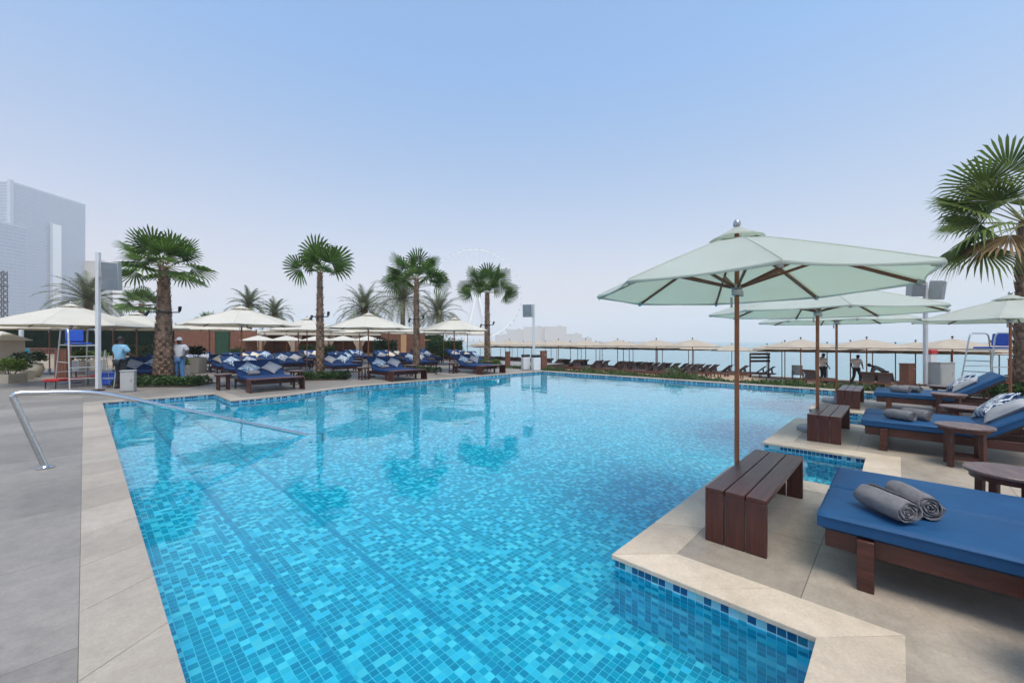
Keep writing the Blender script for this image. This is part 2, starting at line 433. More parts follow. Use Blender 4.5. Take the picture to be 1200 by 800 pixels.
# hazy evening air: the clear sky colour, greyer and warmer towards the horizon
gz = wt.n('ShaderNodeSeparateXYZ', Vector=wt.n('ShaderNodeTexCoord').outputs['Generated'])
low = wt.n('ShaderNodeMapRange', Value=gz.outputs[2]); low.inputs[1].default_value = 0.0; low.inputs[2].default_value = .55; low.inputs[3].default_value = 1.0; low.inputs[4].default_value = 0.0
hs = wt.n('ShaderNodeHueSaturation', Color=sky.outputs[0], Saturation=wt.m('SUBTRACT', 1.0, wt.m('MULTIPLY', low.outputs[0], .35)))
tint = wt.mix(low.outputs[0], (.80, 1.03, 1.10), (.88, .565, .46))
skc = wt.mix(1.0, hs.outputs[0], tint, 'MULTIPLY')
bg = wt.n('ShaderNodeBackground', Color=skc, Strength=.128)
wt.link(bg.outputs[0], wt.n('ShaderNodeOutputWorld').inputs[0])
sl = bpy.data.lights.new('sun', 'SUN'); sl.energy = 1.8; sl.angle = R(32); sl.color = (1, .86, .70)
so = bpy.data.objects.new('sun', sl); col.objects.link(so)
d = Vector((math.sin(R(SUN_AZ))*math.cos(R(SUN_EL)), math.cos(R(SUN_AZ))*math.cos(R(SUN_EL)), math.sin(R(SUN_EL))))
so.rotation_euler = d.to_track_quat('Z', 'Y').to_euler(); so.location = d*50
vs = scene.view_settings; vs.view_transform = 'Standard'; vs.look = 'None'; vs.gamma = 1; vs.use_curve_mapping = False; vs.exposure = EXPOSURE
cy = scene.cycles
cy.max_bounces = 10; cy.diffuse_bounces = 4; cy.glossy_bounces = 4; cy.transmission_bounces = 8; cy.transparent_max_bounces = 8
cy.volume_bounces = 1; cy.use_denoising = True; cy.sample_clamp_indirect = 6.0; cy.caustics_refractive = True; cy.caustics_reflective = True
cy.blur_glossy = .5

# ------------------------------------------------------------------ pool
POOL = [(.31, .3), (2.75, .3), (2.75, 1.54), (5.7, 1.54), (5.7, .3), (7.45, .3), (7.45, 1.54), (10.25, 1.54), (10.25, .3),
        (12.0, .3), (12.0, 1.54), (14.8, 1.54), (14.8, .3), (17.0, .3), (17.0, 13.9), (7.7, 14.15), (6.7, 14.1), (5.7, 13.85),
        (4.9, 13.5), (4.2, 13.25), (3.5, 13.15), (2.75, 13.15), (2.75, 15.2), (.31, 15.2)]
WATER_Z = -.10

def offset_poly(poly, d):                      # outward for a counter-clockwise polygon
    n = len(poly); out = []
    for i in range(n):
        p0, p1, p2 = Vector(poly[i-1]), Vector(poly[i]), Vector(poly[(i+1) % n])
        a = (p1-p0).normalized(); b = (p2-p1).normalized()
        na, nb = Vector((a.y, -a.x)), Vector((b.y, -b.x))
        m = (na+nb); m = m/ m.length_squared*2
        out.append(tuple(p1 + m*d))
    return out
COP_IN, COP_OUT = offset_poly(POOL, -.02), offset_poly(POOL, .33)

def sheet(loops, z):
    tris = tessellate_polygon([[Vector((x, y, 0)) for x, y in lp] for lp in loops])
    vs = [(x, y, z) for lp in loops for x, y in lp]
    return vs, [tuple(t) for t in tris]

def flip_up(mb):
    for i, f in enumerate(mb.f):
        a, b, c = (Vector(mb.v[k]) for k in f[:3])
        if (b-a).cross(c-a).z < 0: mb.f[i] = tuple(reversed(f))
def struct(name, mb, mat, up=True, rz=ANG, **k):
    if up: flip_up(mb)
    me = bpy.data.meshes.new(name); me.from_pydata(mb.v, [], mb.f); me.update()
    o = link_mesh(name, me, mat, **k); o.rotation_euler = (0, 0, rz); o['kind'] = 'structure'
    return o

# deck round the pool, with a hole; land, beach and sea beyond
DECK_OUT = [(-14, -16), (22.5, -16), (22.5, -.6), (17.5, -.6), (17.5, 17.5), (24, 17.5), (24, 36), (-14, 36)]
mb = MB(); mb.add(*sheet([DECK_OUT, list(reversed(COP_OUT))], -.003))
struct('pool_deck', mb, 'deck')
FAR = 3900
mb = MB(); z0 = -.02
for a, b, c, d_ in ((-FAR, -FAR, -14, FAR), (-14, -FAR, 22.5, -16), (-14, 36, 32, FAR)):
    mb.face([(a, b, z0), (c, b, z0), (c, d_, z0), (a, d_, z0)])
struct('land', mb, 'land')
mb = MB()
def beach_strip(s0, s1, t0, t1, n=14, zfun=beach_z):
    for i in range(n):
        a, b = s0+(s1-s0)*i/n, s0+(s1-s0)*(i+1)/n
        mb.face([(a, t0, zfun(a)), (b, t0, zfun(b)), (b, t1, zfun(b)), (a, t1, zfun(a))])
beach_strip(22.5, 46, -16, -.6); beach_strip(17.5, 22.5, -.6, 17.5, 4); beach_strip(22.5, 46, -.6, 17.5)
beach_strip(24, 46, 17.5, 36); beach_strip(32, 46, 36, FAR); beach_strip(22.5, 46, -FAR, -16)
bo = struct('beach', mb, 'sand')
mb = MB()                                       # edge of the terrace above the beach
for a, b in (((22.5, -16), (22.5, -.6)), ((22.5, -.6), (17.5, -.6)), ((17.5, -.6), (17.5, 17.5)), ((17.5, 17.5), (24, 17.5)), ((24, 17.5), (24, 36)), ((24, 36), (32, 36)), ((32, 36), (32, FAR)), ((22.5, -FAR), (22.5, -16))):
    mb.face([(*a, -.003), (*b, -.003), (*b, -1.6), (*a, -1.6)])
struct('terrace_edge', mb, 'soil', up=False)
mb = MB(); sz = -1.42
mb.face([(38, -FAR, sz), (FAR, -FAR, sz), (FAR, FAR, sz), (38, FAR, sz)])
struct('sea', mb, 'sea')
# underlying bed below everything so that nothing opens into the void
# pool shell with mosaic: uv in tiles
TS = .05
def pool_shell():
    vs, fs, uvs = [], [], []
    mi = []
    def quad(pts, uv, k=0):
        mi.append(k); o = len(vs); vs.extend(pts); fs.append(tuple(range(o, o+len(pts)))); uvs.append(uv)
    FLOOR = -1.2
    per = 0
    n = len(POOL)
    for i in range(n):
        a, b = POOL[i], POOL[(i+1) % n]; L = math.dist(a, b)
        v0, v1, zb = .02, 1.02, -.032-TS*1.25
        quad([(*a, -.0305), (*b, -.0305), (*b, zb), (*a, zb)], [(per/TS, v0), ((per+L)/TS, v0), ((per+L)/TS, v1), (per/TS, v1)], 1)
        quad([(*a, zb), (*b, zb), (*b, FLOOR), (*a, FLOOR)], [(per/TS, v1), ((per+L)/TS, v1), ((per+L)/TS, v1+(zb-FLOOR)/TS), (per/TS, v1+(zb-FLOOR)/TS)])
        per += L
    # steps along the entry side, then a floor that falls away to the deep end
    x0, y0, y1 = .312, .302, 15.198
    def flat(xa, za, xb, zb, ya=.302, yb=15.198, k=0, du=0.0):
        quad([(xa, ya, za), (xb, ya, zb), (xb, yb, zb), (xa, yb, za)], [((xa+du)/TS, ya/TS), ((xb+du)/TS, ya/TS), ((xb+du)/TS, yb/TS), ((xa+du)/TS, yb/TS)], k)
    def riser(x, za, zb):
        quad([(x, y0, za), (x, y0, zb), (x, y1, zb), (x, y1, za)], [(y0/TS, za/TS+.3), (y0/TS, zb/TS+.3), (y1/TS, zb/TS+.3), (y1/TS, za/TS+.3)])
    for x1, z, zb in ((1.02, -.34, -.52), (1.72, -.52, -.68)):
        flat(x0, z, x1-TS, z); flat(x1-TS, z, x1, z, k=2, du=TS*.02-((x1-TS) % TS)); riser(x1, z, zb); x0 = x1
    flat(1.72, -.68, 7.0, FLOOR, .25, 15.25); flat(7.0, FLOOR, 17.05, FLOOR, .25, 15.25)
    me = bpy.data.meshes.new('pool_shell'); me.from_pydata(vs, [], fs)
    ul = me.uv_layers.new(name='UVMap'); k = 0
    for p, u in zip(me.polygons, uvs):
        for li, q in zip(p.loop_indices, u): ul.data[li].uv = q
    o = link_mesh('pool_shell', me, ['tile', 'tile_band', 'tile_nose']); me.polygons.foreach_set('material_index', mi); o.rotation_euler.z = ANG; o['kind'] = 'structure'
pool_shell()
mb = MB(); mb.add(*sheet([offset_poly(POOL, -.0015)], WATER_Z)); struct('pool_water', mb, 'water')

def coping():
    mb, jb = MB(), MB(); n = len(POOL)
    for i in range(n):
        a0, a1 = Vector(COP_IN[i]), Vector(COP_IN[(i+1) % n]); b0, b1 = Vector(COP_OUT[i]), Vector(COP_OUT[(i+1) % n])
        L = (a1-a0).length; k = max(1, round(L/.67)); g = .0018/max(L, .1)
        for j in range(k):
            u0, u1 = j/k+g, (j+1)/k-g
            q = [a0.lerp(a1, u0), a0.lerp(a1, u1), b0.lerp(b1, u1), b0.lerp(b1, u0)]
            # chamfered top
            def inset(p, c): return p + (c-p).normalized()*.0022
            cen = sum(q, Vector((0, 0)))/4
            top = [inset(p, cen) for p in q]
            vs = [(*p, 0.0) for p in top] + [(*p, -.004) for p in q] + [(*p, -.03) for p in q]
            fs = [(0, 1, 2, 3)] + [(m, (m+1) % 4, 4+(m+1) % 4, 4+m) for m in range(4)] + [(4+m, 4+(m+1) % 4, 8+(m+1) % 4, 8+m) for m in range(4)] + [(8, 9, 10, 11)]
            mb.add(vs, fs)
        jb.face([(*a0.lerp(b0, .03), -.0305), (*a1.lerp(b1, .03), -.0305), (*b1, -.0305), (*b0, -.0305)])
    o = mb.build('coping', 'coping'); o.rotation_euler.z = ANG; o['kind'] = 'structure'
    struct('coping_bed', jb, 'joint')
coping()

# ------------------------------------------------------------------ air
def haze():
    m, t = new_mat('haze_air')
    out = t.n('ShaderNodeOutputMaterial')
    v = t.n('ShaderNodeVolumePrincipled', Density=HAZE); v.inputs['Color'].default_value = (.97, .94, .94, 1); v.inputs['Anisotropy'].default_value = .0
    t.link(v.outputs[0], out.inputs['Volume'])
    mb = MB(); mb.box((0, 0, 150), (2*4100*1.5, 2*4100*1.5, 306))
    o = mb.build('haze', m); o['kind'] = 'stuff'; o.visible_shadow = True
if HAZE: haze()
# ------------------------------------------------------------------ umbrellas
def umbrella(name, label, cat, Rr, zr, za, mats, sides=8, detail=True, base=True, droop=.12, group=None):
    """Market umbrella: rim radius Rr, rim height zr, apex height za; vertices at 22.5 degrees + k*45."""
    root = thing(name, label, cat, group=group)
    cm, pm, rm = mats
    ang = [PI/sides + 2*PI*k/sides for k in range(sides)]
    rv = .30 if detail else 0.0
    def surf(r, a_, sag=0.0):                     # height of the cloth at radius r
        u = r/Rr
        return za + (zr-za)*(u**1.08) - sag
    cv = MB(); nr = 9 if detail else 5; sub = 6 if detail else 2
    rings = []
    for i in range(nr+1):
        r = (rv*.72 if detail else .02) + (Rr-(rv*.72 if detail else .02))*i/nr
        ring = []
        for k in range(sides):
            p0 = Vector((math.cos(ang[k])*r, math.sin(ang[k])*r)); a1 = ang[(k+1) % sides]
            p1 = Vector((math.cos(a1)*r, math.sin(a1)*r))
            for q in range(sub):
                f = q/sub; p = p0.lerp(p1, f)
                sag = .03*(4*f*(1-f))*(r/Rr)*(Rr/1.8)
                pull = 1 - .030*(4*f*(1-f))*(i/nr)**3
                ring.append((p.x*pull, p.y*pull, surf(r, 0, sag if i < nr else sag*.55)))
        rings.append(ring)
    val = .028 if detail else .05                  # short valance hem
    rings.append([(x*1.004, y*1.004, z-val*(.55+.45*abs(((j % sub)/sub)-.5)*2)) for j, (x, y, z) in enumerate(rings[-1])] if detail else [(x, y, z-val) for x, y, z in rings[-1]])
    m = sides*sub
    vs = [p for r in rings for p in r]
    fs = [(i*m+k, i*m+(k+1) % m, (i+1)*m+(k+1) % m, (i+1)*m+k) for i in range(len(rings)-1) for k in range(m)]
    if not detail:
        vs.append((0, 0, za+.01)); fs += [(len(vs)-1, (k+1) % m, k) for k in range(m)]
    cv.add(vs, fs)
    can = cv.build('canopy', cm, root, smooth=14)
    sol = can.modifiers.new('cloth', 'SOLIDIFY'); sol.thickness = .004
    if detail:                                    # vent cap above the gap
        vc = MB(); zv = surf(rv, 0)+.03
        pts = []
        for i, (r, z) in enumerate(((.03, za+.075), (rv*.55, (za+.075)*.5+zv*.5), (rv*1.05, zv))):
            for k in range(sides):
                a0, a1 = ang[k], ang[(k+1) % sides]
                for q in range(4):
                    f = q/4; p = Vector((math.cos(a0)*r, math.sin(a0)*r)).lerp(Vector((math.cos(a1)*r, math.sin(a1)*r)), f)
                    pts.append((p.x, p.y, z + (.012*4*f*(1-f) if i == 2 else 0)))
        mm = sides*4
        vc.add(pts, [(i*mm+k, i*mm+(k+1) % mm, (i+1)*mm+(k+1) % mm, (i+1)*mm+k) for i in range(2) for k in range(mm)])
        vo = vc.build('vent_cap', cm, root, smooth=14); sv = vo.modifiers.new('cloth', 'SOLIDIFY'); sv.thickness = .004
    if detail:                                    # stitched seams over the ribs
        sm_ = MB()
        for k in range(sides):
            ux, uy = math.cos(ang[k]), math.sin(ang[k])
            sm_.tube([(ux*r, uy*r, surf(r, 0)+.003) for r in (rv*.75, Rr*.35, Rr*.6, Rr*.8, Rr*.995)], .006, 5)
        sm_.build('seams', cm, can)
    pr = .027 if detail else .03
    MB().lathe([(pr, .02), (pr, za+.05)], 14).build('pole', pm, root, smooth=40)
    if detail:
        zh = zr+.0                                # runner hub
        hb = MB().lathe([(.03, zh-.07), (.058, zh-.06), (.062, zh-.01), (.05, zh), (.068, zh+.008), (.068, zh+.04), (.03, zh+.05)], 16)
        hb.box((.062, 0, zh-.05), (.03, .03, .05)).box((-.055, .02, zh-.13), (.012, .03, .1))
        hb.build('hub', 'metal', root, smooth=35)
        for k in range(sides):
            a = ang[k]; ux, uy = math.cos(a), math.sin(a)
            r0, r1 = .05, Rr*.985
            pr_ = [(ux*r, uy*r, surf(r, 0)-.035) for r in (r0, Rr*.5, r1)]
            rb = MB().bar(pr_[0], pr_[1], .022, .030).bar(pr_[1], pr_[2], .022, .028)
            e = rb.build('rib', rm, root)
            MB().bar((ux*(r1-.05), uy*(r1-.05), surf(r1-.05, 0)-.035), (ux*(r1+.01), uy*(r1+.01), surf(r1, 0)-.037), .034, .042).build('rib_cap', 'metal', e)
            rs = Rr*.50
            MB().bar((ux*.06, uy*.06, zh+.02), (ux*rs, uy*rs, surf(rs, 0)-.05), .022, .026).build('strut', rm, root)
        MB().lathe([(.03, za+.05), (.034, za+.065), (.024, za+.075), (.038, za+.088), (.044, za+.105), (.038, za+.13), (.02, za+.15), (.001, za+.156)], 18).build('finial', 'metal', root, smooth=40)
    else:
        MB().lathe([(.02, za), (.02, za+.06), (.055, za+.075), (.055, za+.11), (.001, za+.15)], 10).build('finial', 'dark', root, smooth=40)
        if detail is not None:
            rb = MB()
            for k in range(sides):
                ux, uy = math.cos(ang[k]), math.sin(ang[k])
                rb.bar((ux*.04, uy*.04, surf(.04, 0)-.03), (ux*Rr*.98, uy*Rr*.98, surf(Rr*.98, 0)-.03), .025, .028)
                rb.bar((ux*.04, uy*.04, zr+.05), (ux*Rr*.5, uy*Rr*.5, surf(Rr*.5, 0)-.04), .02, .02)
            rb.build('rib_frame', rm, root)
    if base:
        MB().lathe([(.30, 0), (.31, .012), (.31, .055), (.285, .075), (.06, .085), (.05, .26), (.036, .27), (.034, .02)], 32).build('base', 'stone' if not detail else 'grey', root, smooth=35)
    return root

UMB = Proto(umbrella('pool_umbrella', 'x', 'umbrella', 1.75, 2.12, 2.66, ('canopy', 'pole_wood', 'rib_wood')))
gU = 'large green white umbrellas on the pool platforms'
for s, t, lb in ((4.47, 1.16, 'large pale green umbrella with wooden ribs beside the nearest bench, the biggest in the picture'),
                 (9.03, 1.04, 'pale green umbrella behind the nearest one, its pole beside the second bench'),
                 (13.55, 1.16, 'pale green umbrella beside the third and farthest bench of the right side')):
    uo = UMB.put(P(s, t), 0.0 if s < 5 else rnd.uniform(-.1, .1), lb, gU)
    if s < 5: near_umb = uo
UMB.put(W(1184, 9.85), .2, 'pale umbrella at the right edge in front of the tall palm, behind the lifeguard chair', gU)

near_umb.scale = (.78, .905, 1)
UL = Proto(umbrella('terrace_umbrella', 'x', 'umbrella', 1.92, 2.2, 2.82, ('canopy_w', 'pole_wood', 'rib_wood'), detail=True))
gL = 'white umbrellas over the terrace loungers'
rowA = [(3.95, 17.35), (8.85, 17.35), (13.75, 17.35)]
for (s, t), lb in zip(rowA, ('white umbrella behind the blue double lounger left of the second palm', 'white umbrella behind the blue double lounger between the second and third palms',
                             'white umbrella behind the blue double lounger beside the fourth palm')):
    UL.put(P(s, t), ANG+rnd.uniform(-.2, .2), lb, gL)
rowB = [(1.6, 24.4), (8.2, 22.9), (13.0, 22.9), (17.2, 22.9)]
for (s, t), lb in zip(rowB, ('white umbrella behind the thick first palm and the man in a blue shirt', 'white umbrella right behind the trunk of the second palm',
                             'white umbrella in the second row, left of the third palm', 'white umbrella in the second row, right of the third palm')):
    UL.put(P(s, t), ANG+rnd.uniform(-.2, .2), lb, gL)
UC = Proto(umbrella('cream_umbrella', 'x', 'umbrella', 2.15, 2.22, 2.78, ('canopy_c', 'pole_wood', 'rib_wood')))
gC = 'cream umbrellas farther back on the terrace'
o = UC.put(W(58, 20), .2, 'cream umbrella at the left edge in front of the low cream wall', gC); 
rowC = [(4.6, 26.6), (9.3, 27.4), (13.6, 28.0), (18.0, 27.6), (22.5, 26.6), (1.0, 28.5)]
rowC.sort(key=lambda p: px_of(P(*p)))
for i, (s, t) in enumerate(rowC):
    UC.put(P(s, t), rnd.uniform(-.4, .4), f'cream umbrella in the back row of the terrace, {ordinal(i)} from the left', gC)
o = umbrella('large_umbrella', 'big white umbrella at the left edge over the metal lifeguard chair and podium', 'umbrella', 2.4, 2.2, 2.98, ('canopy_w', 'pole_wood', 'rib_wood'))
o.location = W(83, 15.6); o.rotation_euler.z = .15
US = Proto(umbrella('small_umbrella', 'x', 'umbrella', 1.35, 1.7, 2.1, ('canopy_w', 'pole_wood', 'rib_wood'), detail=False))
gS = 'small white umbrellas before the cabanas'
sm = [(303, 33.5), (336, 34), (372, 34.5), (402, 35), (431, 36)]
for i, (px, Y) in enumerate(sm):
    US.put(W(px, Y), .3*i, f'small low white umbrella before the curtained cabanas, {ordinal(i)} from the left', gS)

UB = Proto(umbrella('beach_umbrella', 'x', 'umbrella', 1.95, 2.12, 2.58, ('canopy_b', 'pole_wood', 'rib_wood'), detail=False, base=False))
gB = 'cream umbrellas on the beach'
frontrow, midrow, farrow = [], [], []
for k in range(-3, 17):
    t = 4.3 + 3.07*k
    if k != 1: frontrow.append((30.0+rnd.uniform(-.2, .2), t+rnd.uniform(-.2, .2)))
    if k != 1 and k != 2: midrow.append((33.6+rnd.uniform(-.3, .3), t+1.2+rnd.uniform(-.3, .3)))
    if k != 1: midrow.append((35.9+rnd.uniform(-.3, .3), t+2.2+rnd.uniform(-.4, .4)))
    farrow.append((38.2+rnd.uniform(-.4, .4), t+.2+rnd.uniform(-.4, .4)))
for row, nm in ((frontrow, 'row nearest the pool'), (midrow, 'middle row'), (farrow, 'row nearest the sea')):
    row.sort(key=lambda p: px_of(P(*p)))
    vis = [p for p in row if 560 < px_of(P(*p)) < 1230]
    for i, (s, t) in enumerate(vis):
        UB.put(P(s, t, beach_z(s)), rnd.uniform(-.4, .4), f'cream beach umbrella in the {nm}, {ordinal(i)} from the left', gB)

# ------------------------------------------------------------------ double loungers
def cushion(w, l, h, puff=.012):
    """soft slab with rounded edges, origin at one end, top slightly domed"""
    mb = MB(); nx, ny = 18, 26
    def edge(u): return min(1, (1-abs(u))*6)
    top, bot = [], []
    for j in range(ny+1):
        for i in range(nx+1):
            u, v = 2*i/nx-1, 2*j/ny-1
            u = math.copysign(abs(u)**.7, u); v = math.copysign(abs(v)**.6, v)
            e = min(1, (1-abs(u))*w/.035) ; e2 = min(1, (1-abs(v))*l/.035)
            k = (1-(1-e)**2)**.5 * (1-(1-e2)**2)**.5
            z = h*.5*(.62+.38*k) + puff*(1-u*u)*(1-v*v)
            top.append((u*w/2, (v+1)*l/2, z)); bot.append((u*w/2, (v+1)*l/2, -h*.5*(.62+.38*k)))
    n = nx+1
    mb.add(top+bot, [(j*n+i, j*n+i+1, (j+1)*n+i+1, (j+1)*n+i) for j in range(ny) for i in range(nx)] +
           [(o_+j*n+i, o_+(j+1)*n+i, o_+(j+1)*n+i+1, o_+j*n+i+1) for o_ in (n*(ny+1),) for j in range(ny) for i in range(nx)])
    B = n*(ny+1)
    rim = [i for i in range(nx)] + [j*n+nx for j in range(ny)] + [ny*n+i for i in range(nx, 0, -1)] + [j*n for j in range(ny, 0, -1)]
    mb.add([], []) 
    for a, b in zip(rim, rim[1:]+rim[:1]): mb.f.append((a, B+a, B+b, b))
    return mb
def lounger(mat, wood, name):
    root = thing(name, 'x', 'sun lounger')
    for sx in (-1, 1):
        c = cushion(.705, 1.26, .105).build('seat_cushion', mat, root, smooth=50); c.location = (sx*.357, 0, .378)
        b = cushion(.70, .86, .105).build('back_cushion', mat, root, smooth=50); b.location = (sx*.357, 1.25, .385); b.rotation_euler = (R(36), 0, 0)
    for c_ in [k for k in col.objects if k.parent == root]:        # welted edges
        L_ = 1.26 if c_.name.startswith('seat') else .86; w_ = .352; pts = []
        for (cx, cy_, a0) in ((w_-.03, .03, -90), (w_-.03, L_-.03, 0), (-w_+.03, L_-.03, 90), (-w_+.03, .03, 180)):
            for q in range(4): pts.append((cx+.031*math.cos(R(a0+30*q)), cy_+.031*math.sin(R(a0+30*q)), .034))
        pts.append(pts[0])
        MB().tube(pts, .0055, 6, False).build('piping', mat, c_, smooth=60)
    f = MB()
    for sx in (-1, 1):
        f.box((sx*.655, 1.0, .265), (.04, 1.92, .115))
    f.box((0, .06, .265), (1.27, .04, .115)).box((0, 1.94, .265), (1.27, .04, .115)).box((0, 1.0, .265), (.04, 1.84, .09))
    for i in range(9):
        f.box((0, .16+i*.135, .3145), (1.27, .085, .015))
    f.build('frame', wood, root, bevel=.004)
    for sx in (-1, 1):
        for y in (.25, 1.66):
            MB().box((sx*.702, y, .161), (.052, .085, .322)).build('leg', wood, root, bevel=.004)
    bf = MB(); rot = Matrix.Rotation(R(36), 3, 'X')
    for sx in (-1, 0, 1):
        bf.box(rot @ Vector((sx*.60, .43, -.068)) + Vector((0, 1.25, .385)), (.05, .82, .03), rot)
    for i in range(6):
        bf.box(rot @ Vector((0, .10+i*.14, -.090)) + Vector((0, 1.25, .385)), (1.26, .07, .014), rot)
    bf.build('backrest_frame', wood, root, bevel=.003)
    pr = MB()
    for sx in (-1, 1): pr.bar((sx*.5, 1.80, .325), (sx*.5, 1.72, .645), .035, .03)
    pr.build('backrest_prop', wood, root)
    return root
LR = Proto(lounger('blue', 'wood', 'double_lounger'))
gD = 'blue double sun loungers on the right deck'
RB = ANG+PI
for s0, lb in ((3.45, 'nearest blue double sun lounger at the lower right, two towel rolls on its foot end'),
               (8.08, 'blue double sun lounger in the middle of the right deck, behind the second bench'),
               (12.62, 'blue double sun lounger farthest back on the right deck, behind the third bench')):
    LR.put(P(s0+.715, .40), RB, lb, gD)
LL = Proto(lounger('deepblue', 'wood', 'terrace_lounger'))
gT = 'navy double loungers on the far terrace'

# pillows, towels -----------------------------------------------------------
def pillow_mesh(w=.46, th=.15):
    mb = MB(); n = 14; top, bot = [], []
    for j in range(n+1):
        for i in range(n+1):
            u, v = 2*i/n-1, 2*j/n-1
            pin = 1 - .085*(1-abs(u)**2.0)*abs(v)**3 ; pin2 = 1 - .085*(1-abs(v)**2.0)*abs(u)**3
            z = th/2*((1-u**4)*(1-v**4))**.55*(1-.12*(u*u+v*v))
            x, y = u*w/2*pin2, v*w/2*pin
            z2 = z*(1+.06*math.sin(5*u+3*v))
            top.append((x, y, z2)); bot.append((x, y, -z))
    m = n+1; B = m*m
    mb.add(top+bot, [(j*m+i, j*m+i+1, (j+1)*m+i+1, (j+1)*m+i) for j in range(n) for i in range(n)] +
           [(B+j*m+i, B+(j+1)*m+i, B+(j+1)*m+i+1, B+j*m+i+1) for j in range(n) for i in range(n)])
    return mb
PM = {k: pillow_mesh().build('throw_pillow', 'pillow_'+k, smooth=60) for k in ('g', 'c', 'p', 'p2')}
PU = {k: False for k in PM}
def pillow(kind, mtx, label, group=None):
    o = PM[kind]
    if PU[kind]: o = o.copy(); col.objects.link(o)
    PU[kind] = True
    o.matrix_world = mtx
    for k in ('group',):
        if k in o: del o[k]
    return tag(o, label, 'pillow', group)
def on_back(s, t, rz, x, d, spin=0.0, scale=1.0, lift=.105, twist=0):
    """matrix of a pillow lying against the back cushion of a lounger at (s,t); d metres up the backrest"""
    base = Matrix.Translation(P(s, t)) @ Matrix.Rotation(rz, 4, 'Z')
    loc = base @ Matrix.Translation((x, 1.25, .385)) @ Matrix.Rotation(R(36), 4, 'X') @ Matrix.Translation((0, d, lift)) @ Matrix.Rotation(R(twist), 4, 'X')
    return loc @ Matrix.Rotation(spin, 4, 'Z') @ Matrix.Scale(scale, 4)

def towel_mesh(r=.090, L=.33, turns=4.2):
    mb = MB(); n = int(turns*26); th = .0105
    inner, outer = [], []
    for i in range(n+1):
        a = 2*PI*turns*i/n; rr = .012 + (r-.012)*(i/n)
        wob = 1+.035*math.sin(a*2.0+1)+.02*math.sin(a*5)
        inner.append(((rr-th)*wob*math.cos(a), (rr-th)*wob*math.sin(a)*.96)); outer.append((rr*wob*math.cos(a), rr*wob*math.sin(a)*.96))
    ny = 10; rows = []
    for j in range(ny+1):
        y = -L/2+L*j/ny; bul = 1 - .10*abs(2*j/ny-1)**6
        for lst in (inner, outer):
            for i, (x, z) in enumerate(lst):
                jig = .007*math.sin(i*.9+lst[0][0]*50)*(1 if j in (0, ny) else 0) + (.0035*math.sin(i*.35)*abs(2*j/ny-1))
                k = bul*(1+.012*math.sin(j*1.3+i*.21))
                mb.v.append((x*k, y+jig, z*k))
    w_ = 2*(n+1)
    for j in range(ny):
        for i in range(n):
            a = j*w_+i; b = a+w_
            mb.f.append((a, a+1, b+1, b)); o1 = n+1
            mb.f.append((a+o1, b+o1, b+o1+1, a+o1+1))
        a = j*w_+n; mb.f.append((a, a+n+1, a+w_+n+1, a+w_))
        a = j*w_; mb.f.append((a, a+w_, a+w_+n+1, a+n+1))
    for j, fl in ((0, 1), (ny, 0)):
        for i in range(n):
            a = j*w_+i; f = (a, a+n+1, a+n+2, a+1); mb.f.append(f if fl else f[::-1])
    return mb
TW = towel_mesh().build('towel_roll', 'towel', smooth=60); TWU = False
def towel(loc, rz, label, group=None, scale=1.0, roll=0.0):
    global TWU
    o = TW
    if TWU: o = o.copy(); col.objects.link(o)
    TWU = True
    if 'group' in o: del o['group']
    o.matrix_world = Matrix.Translation(loc) @ Matrix.Rotation(rz, 4, 'Z') @ Matrix.Rotation(roll, 4, 'Y') @ Matrix.Scale(scale, 4)
    return tag(o, label, 'towel', group)
zt = .378+.0525+.012
gTow = 'rolled grey towels on the blue loungers'
towel(P(3.69, .06, zt+.086), R(0), 'left of two rolled grey towels on the nearest blue lounger, closest to its corner', gTow)
towel(P(3.90, -.075, zt+.086), R(-14), 'right of two rolled grey towels on the nearest blue lounger', gTow, roll=1.2)
towel(P(8.33, -.02, zt+.078), R(14), 'left rolled grey towel on the middle blue lounger of the right deck', gTow, roll=.4)
towel(P(8.52, -.20, zt+.078), R(10), 'right rolled grey towel on the middle blue lounger of the right deck', gTow, roll=2.0)
towel(P(12.85, -.05, zt+.078), R(14), 'left rolled grey towel on the farthest blue lounger of the right deck', gTow, roll=2.6)
towel(P(13.05, -.24, zt+.078), R(10), 'right rolled grey towel on the farthest blue lounger of the right deck', gTow, roll=.9)
gP = 'pillows on the right deck loungers'
for s0, nm in ((8.08, 'middle'), (12.62, 'farthest')):
    pillow('p', on_back(s0+.715, .40, RB, -.36, .31, .25, 1.12, .12, 10), f'navy leaf print pillow leaning on the {nm} blue lounger of the right deck', gP)
    pillow('g', on_back(s0+.715, .40, RB, .18, .33, -.2, 1.02, .10, 3), f'plain grey pillow leaning on the {nm} blue lounger of the right deck', gP)
pillow('p', on_back(3.45+.715, .40, RB, -.24, .30, .2, 1.12), 'navy leaf print pillow on the nearest blue lounger beyond the frame', gP)

# benches -----------------------------------------------------------------
def bench():
    root = thing('wooden_bench', 'x', 'bench')
    L, D, H, T = 1.6, .43, .425, .035
    pw = (D-2*.009)/3
    tp = MB()
    for i in range(3): tp.box((0, -D/2+pw/2+i*(pw+.009), H-T/2), (L, pw, T))
    tp.build('top', 'bench_wood', root, bevel=.004)
    for sx in (-1, 1):
        e = MB()
        for i in range(3): e.box((sx*(L/2-T/2), -D/2+pw/2+i*(pw+.009), (H-T)/2-.0005), (T, pw, H-T-.001))
        e.build('end_panel', 'bench_wood_v', root, bevel=.004)
    cr = MB()
    cr.box((-.66, 0, H-T-.021), (.05, D-.06, .04)).box((.66, 0, H-T-.021), (.05, D-.06, .04)).box((0, 0, H-T-.021), (.05, D-.06, .04))
    cr.build('batten', 'bench_wood', root)
    return root
BN = Proto(bench())
gBn = 'dark wooden benches along the pool'
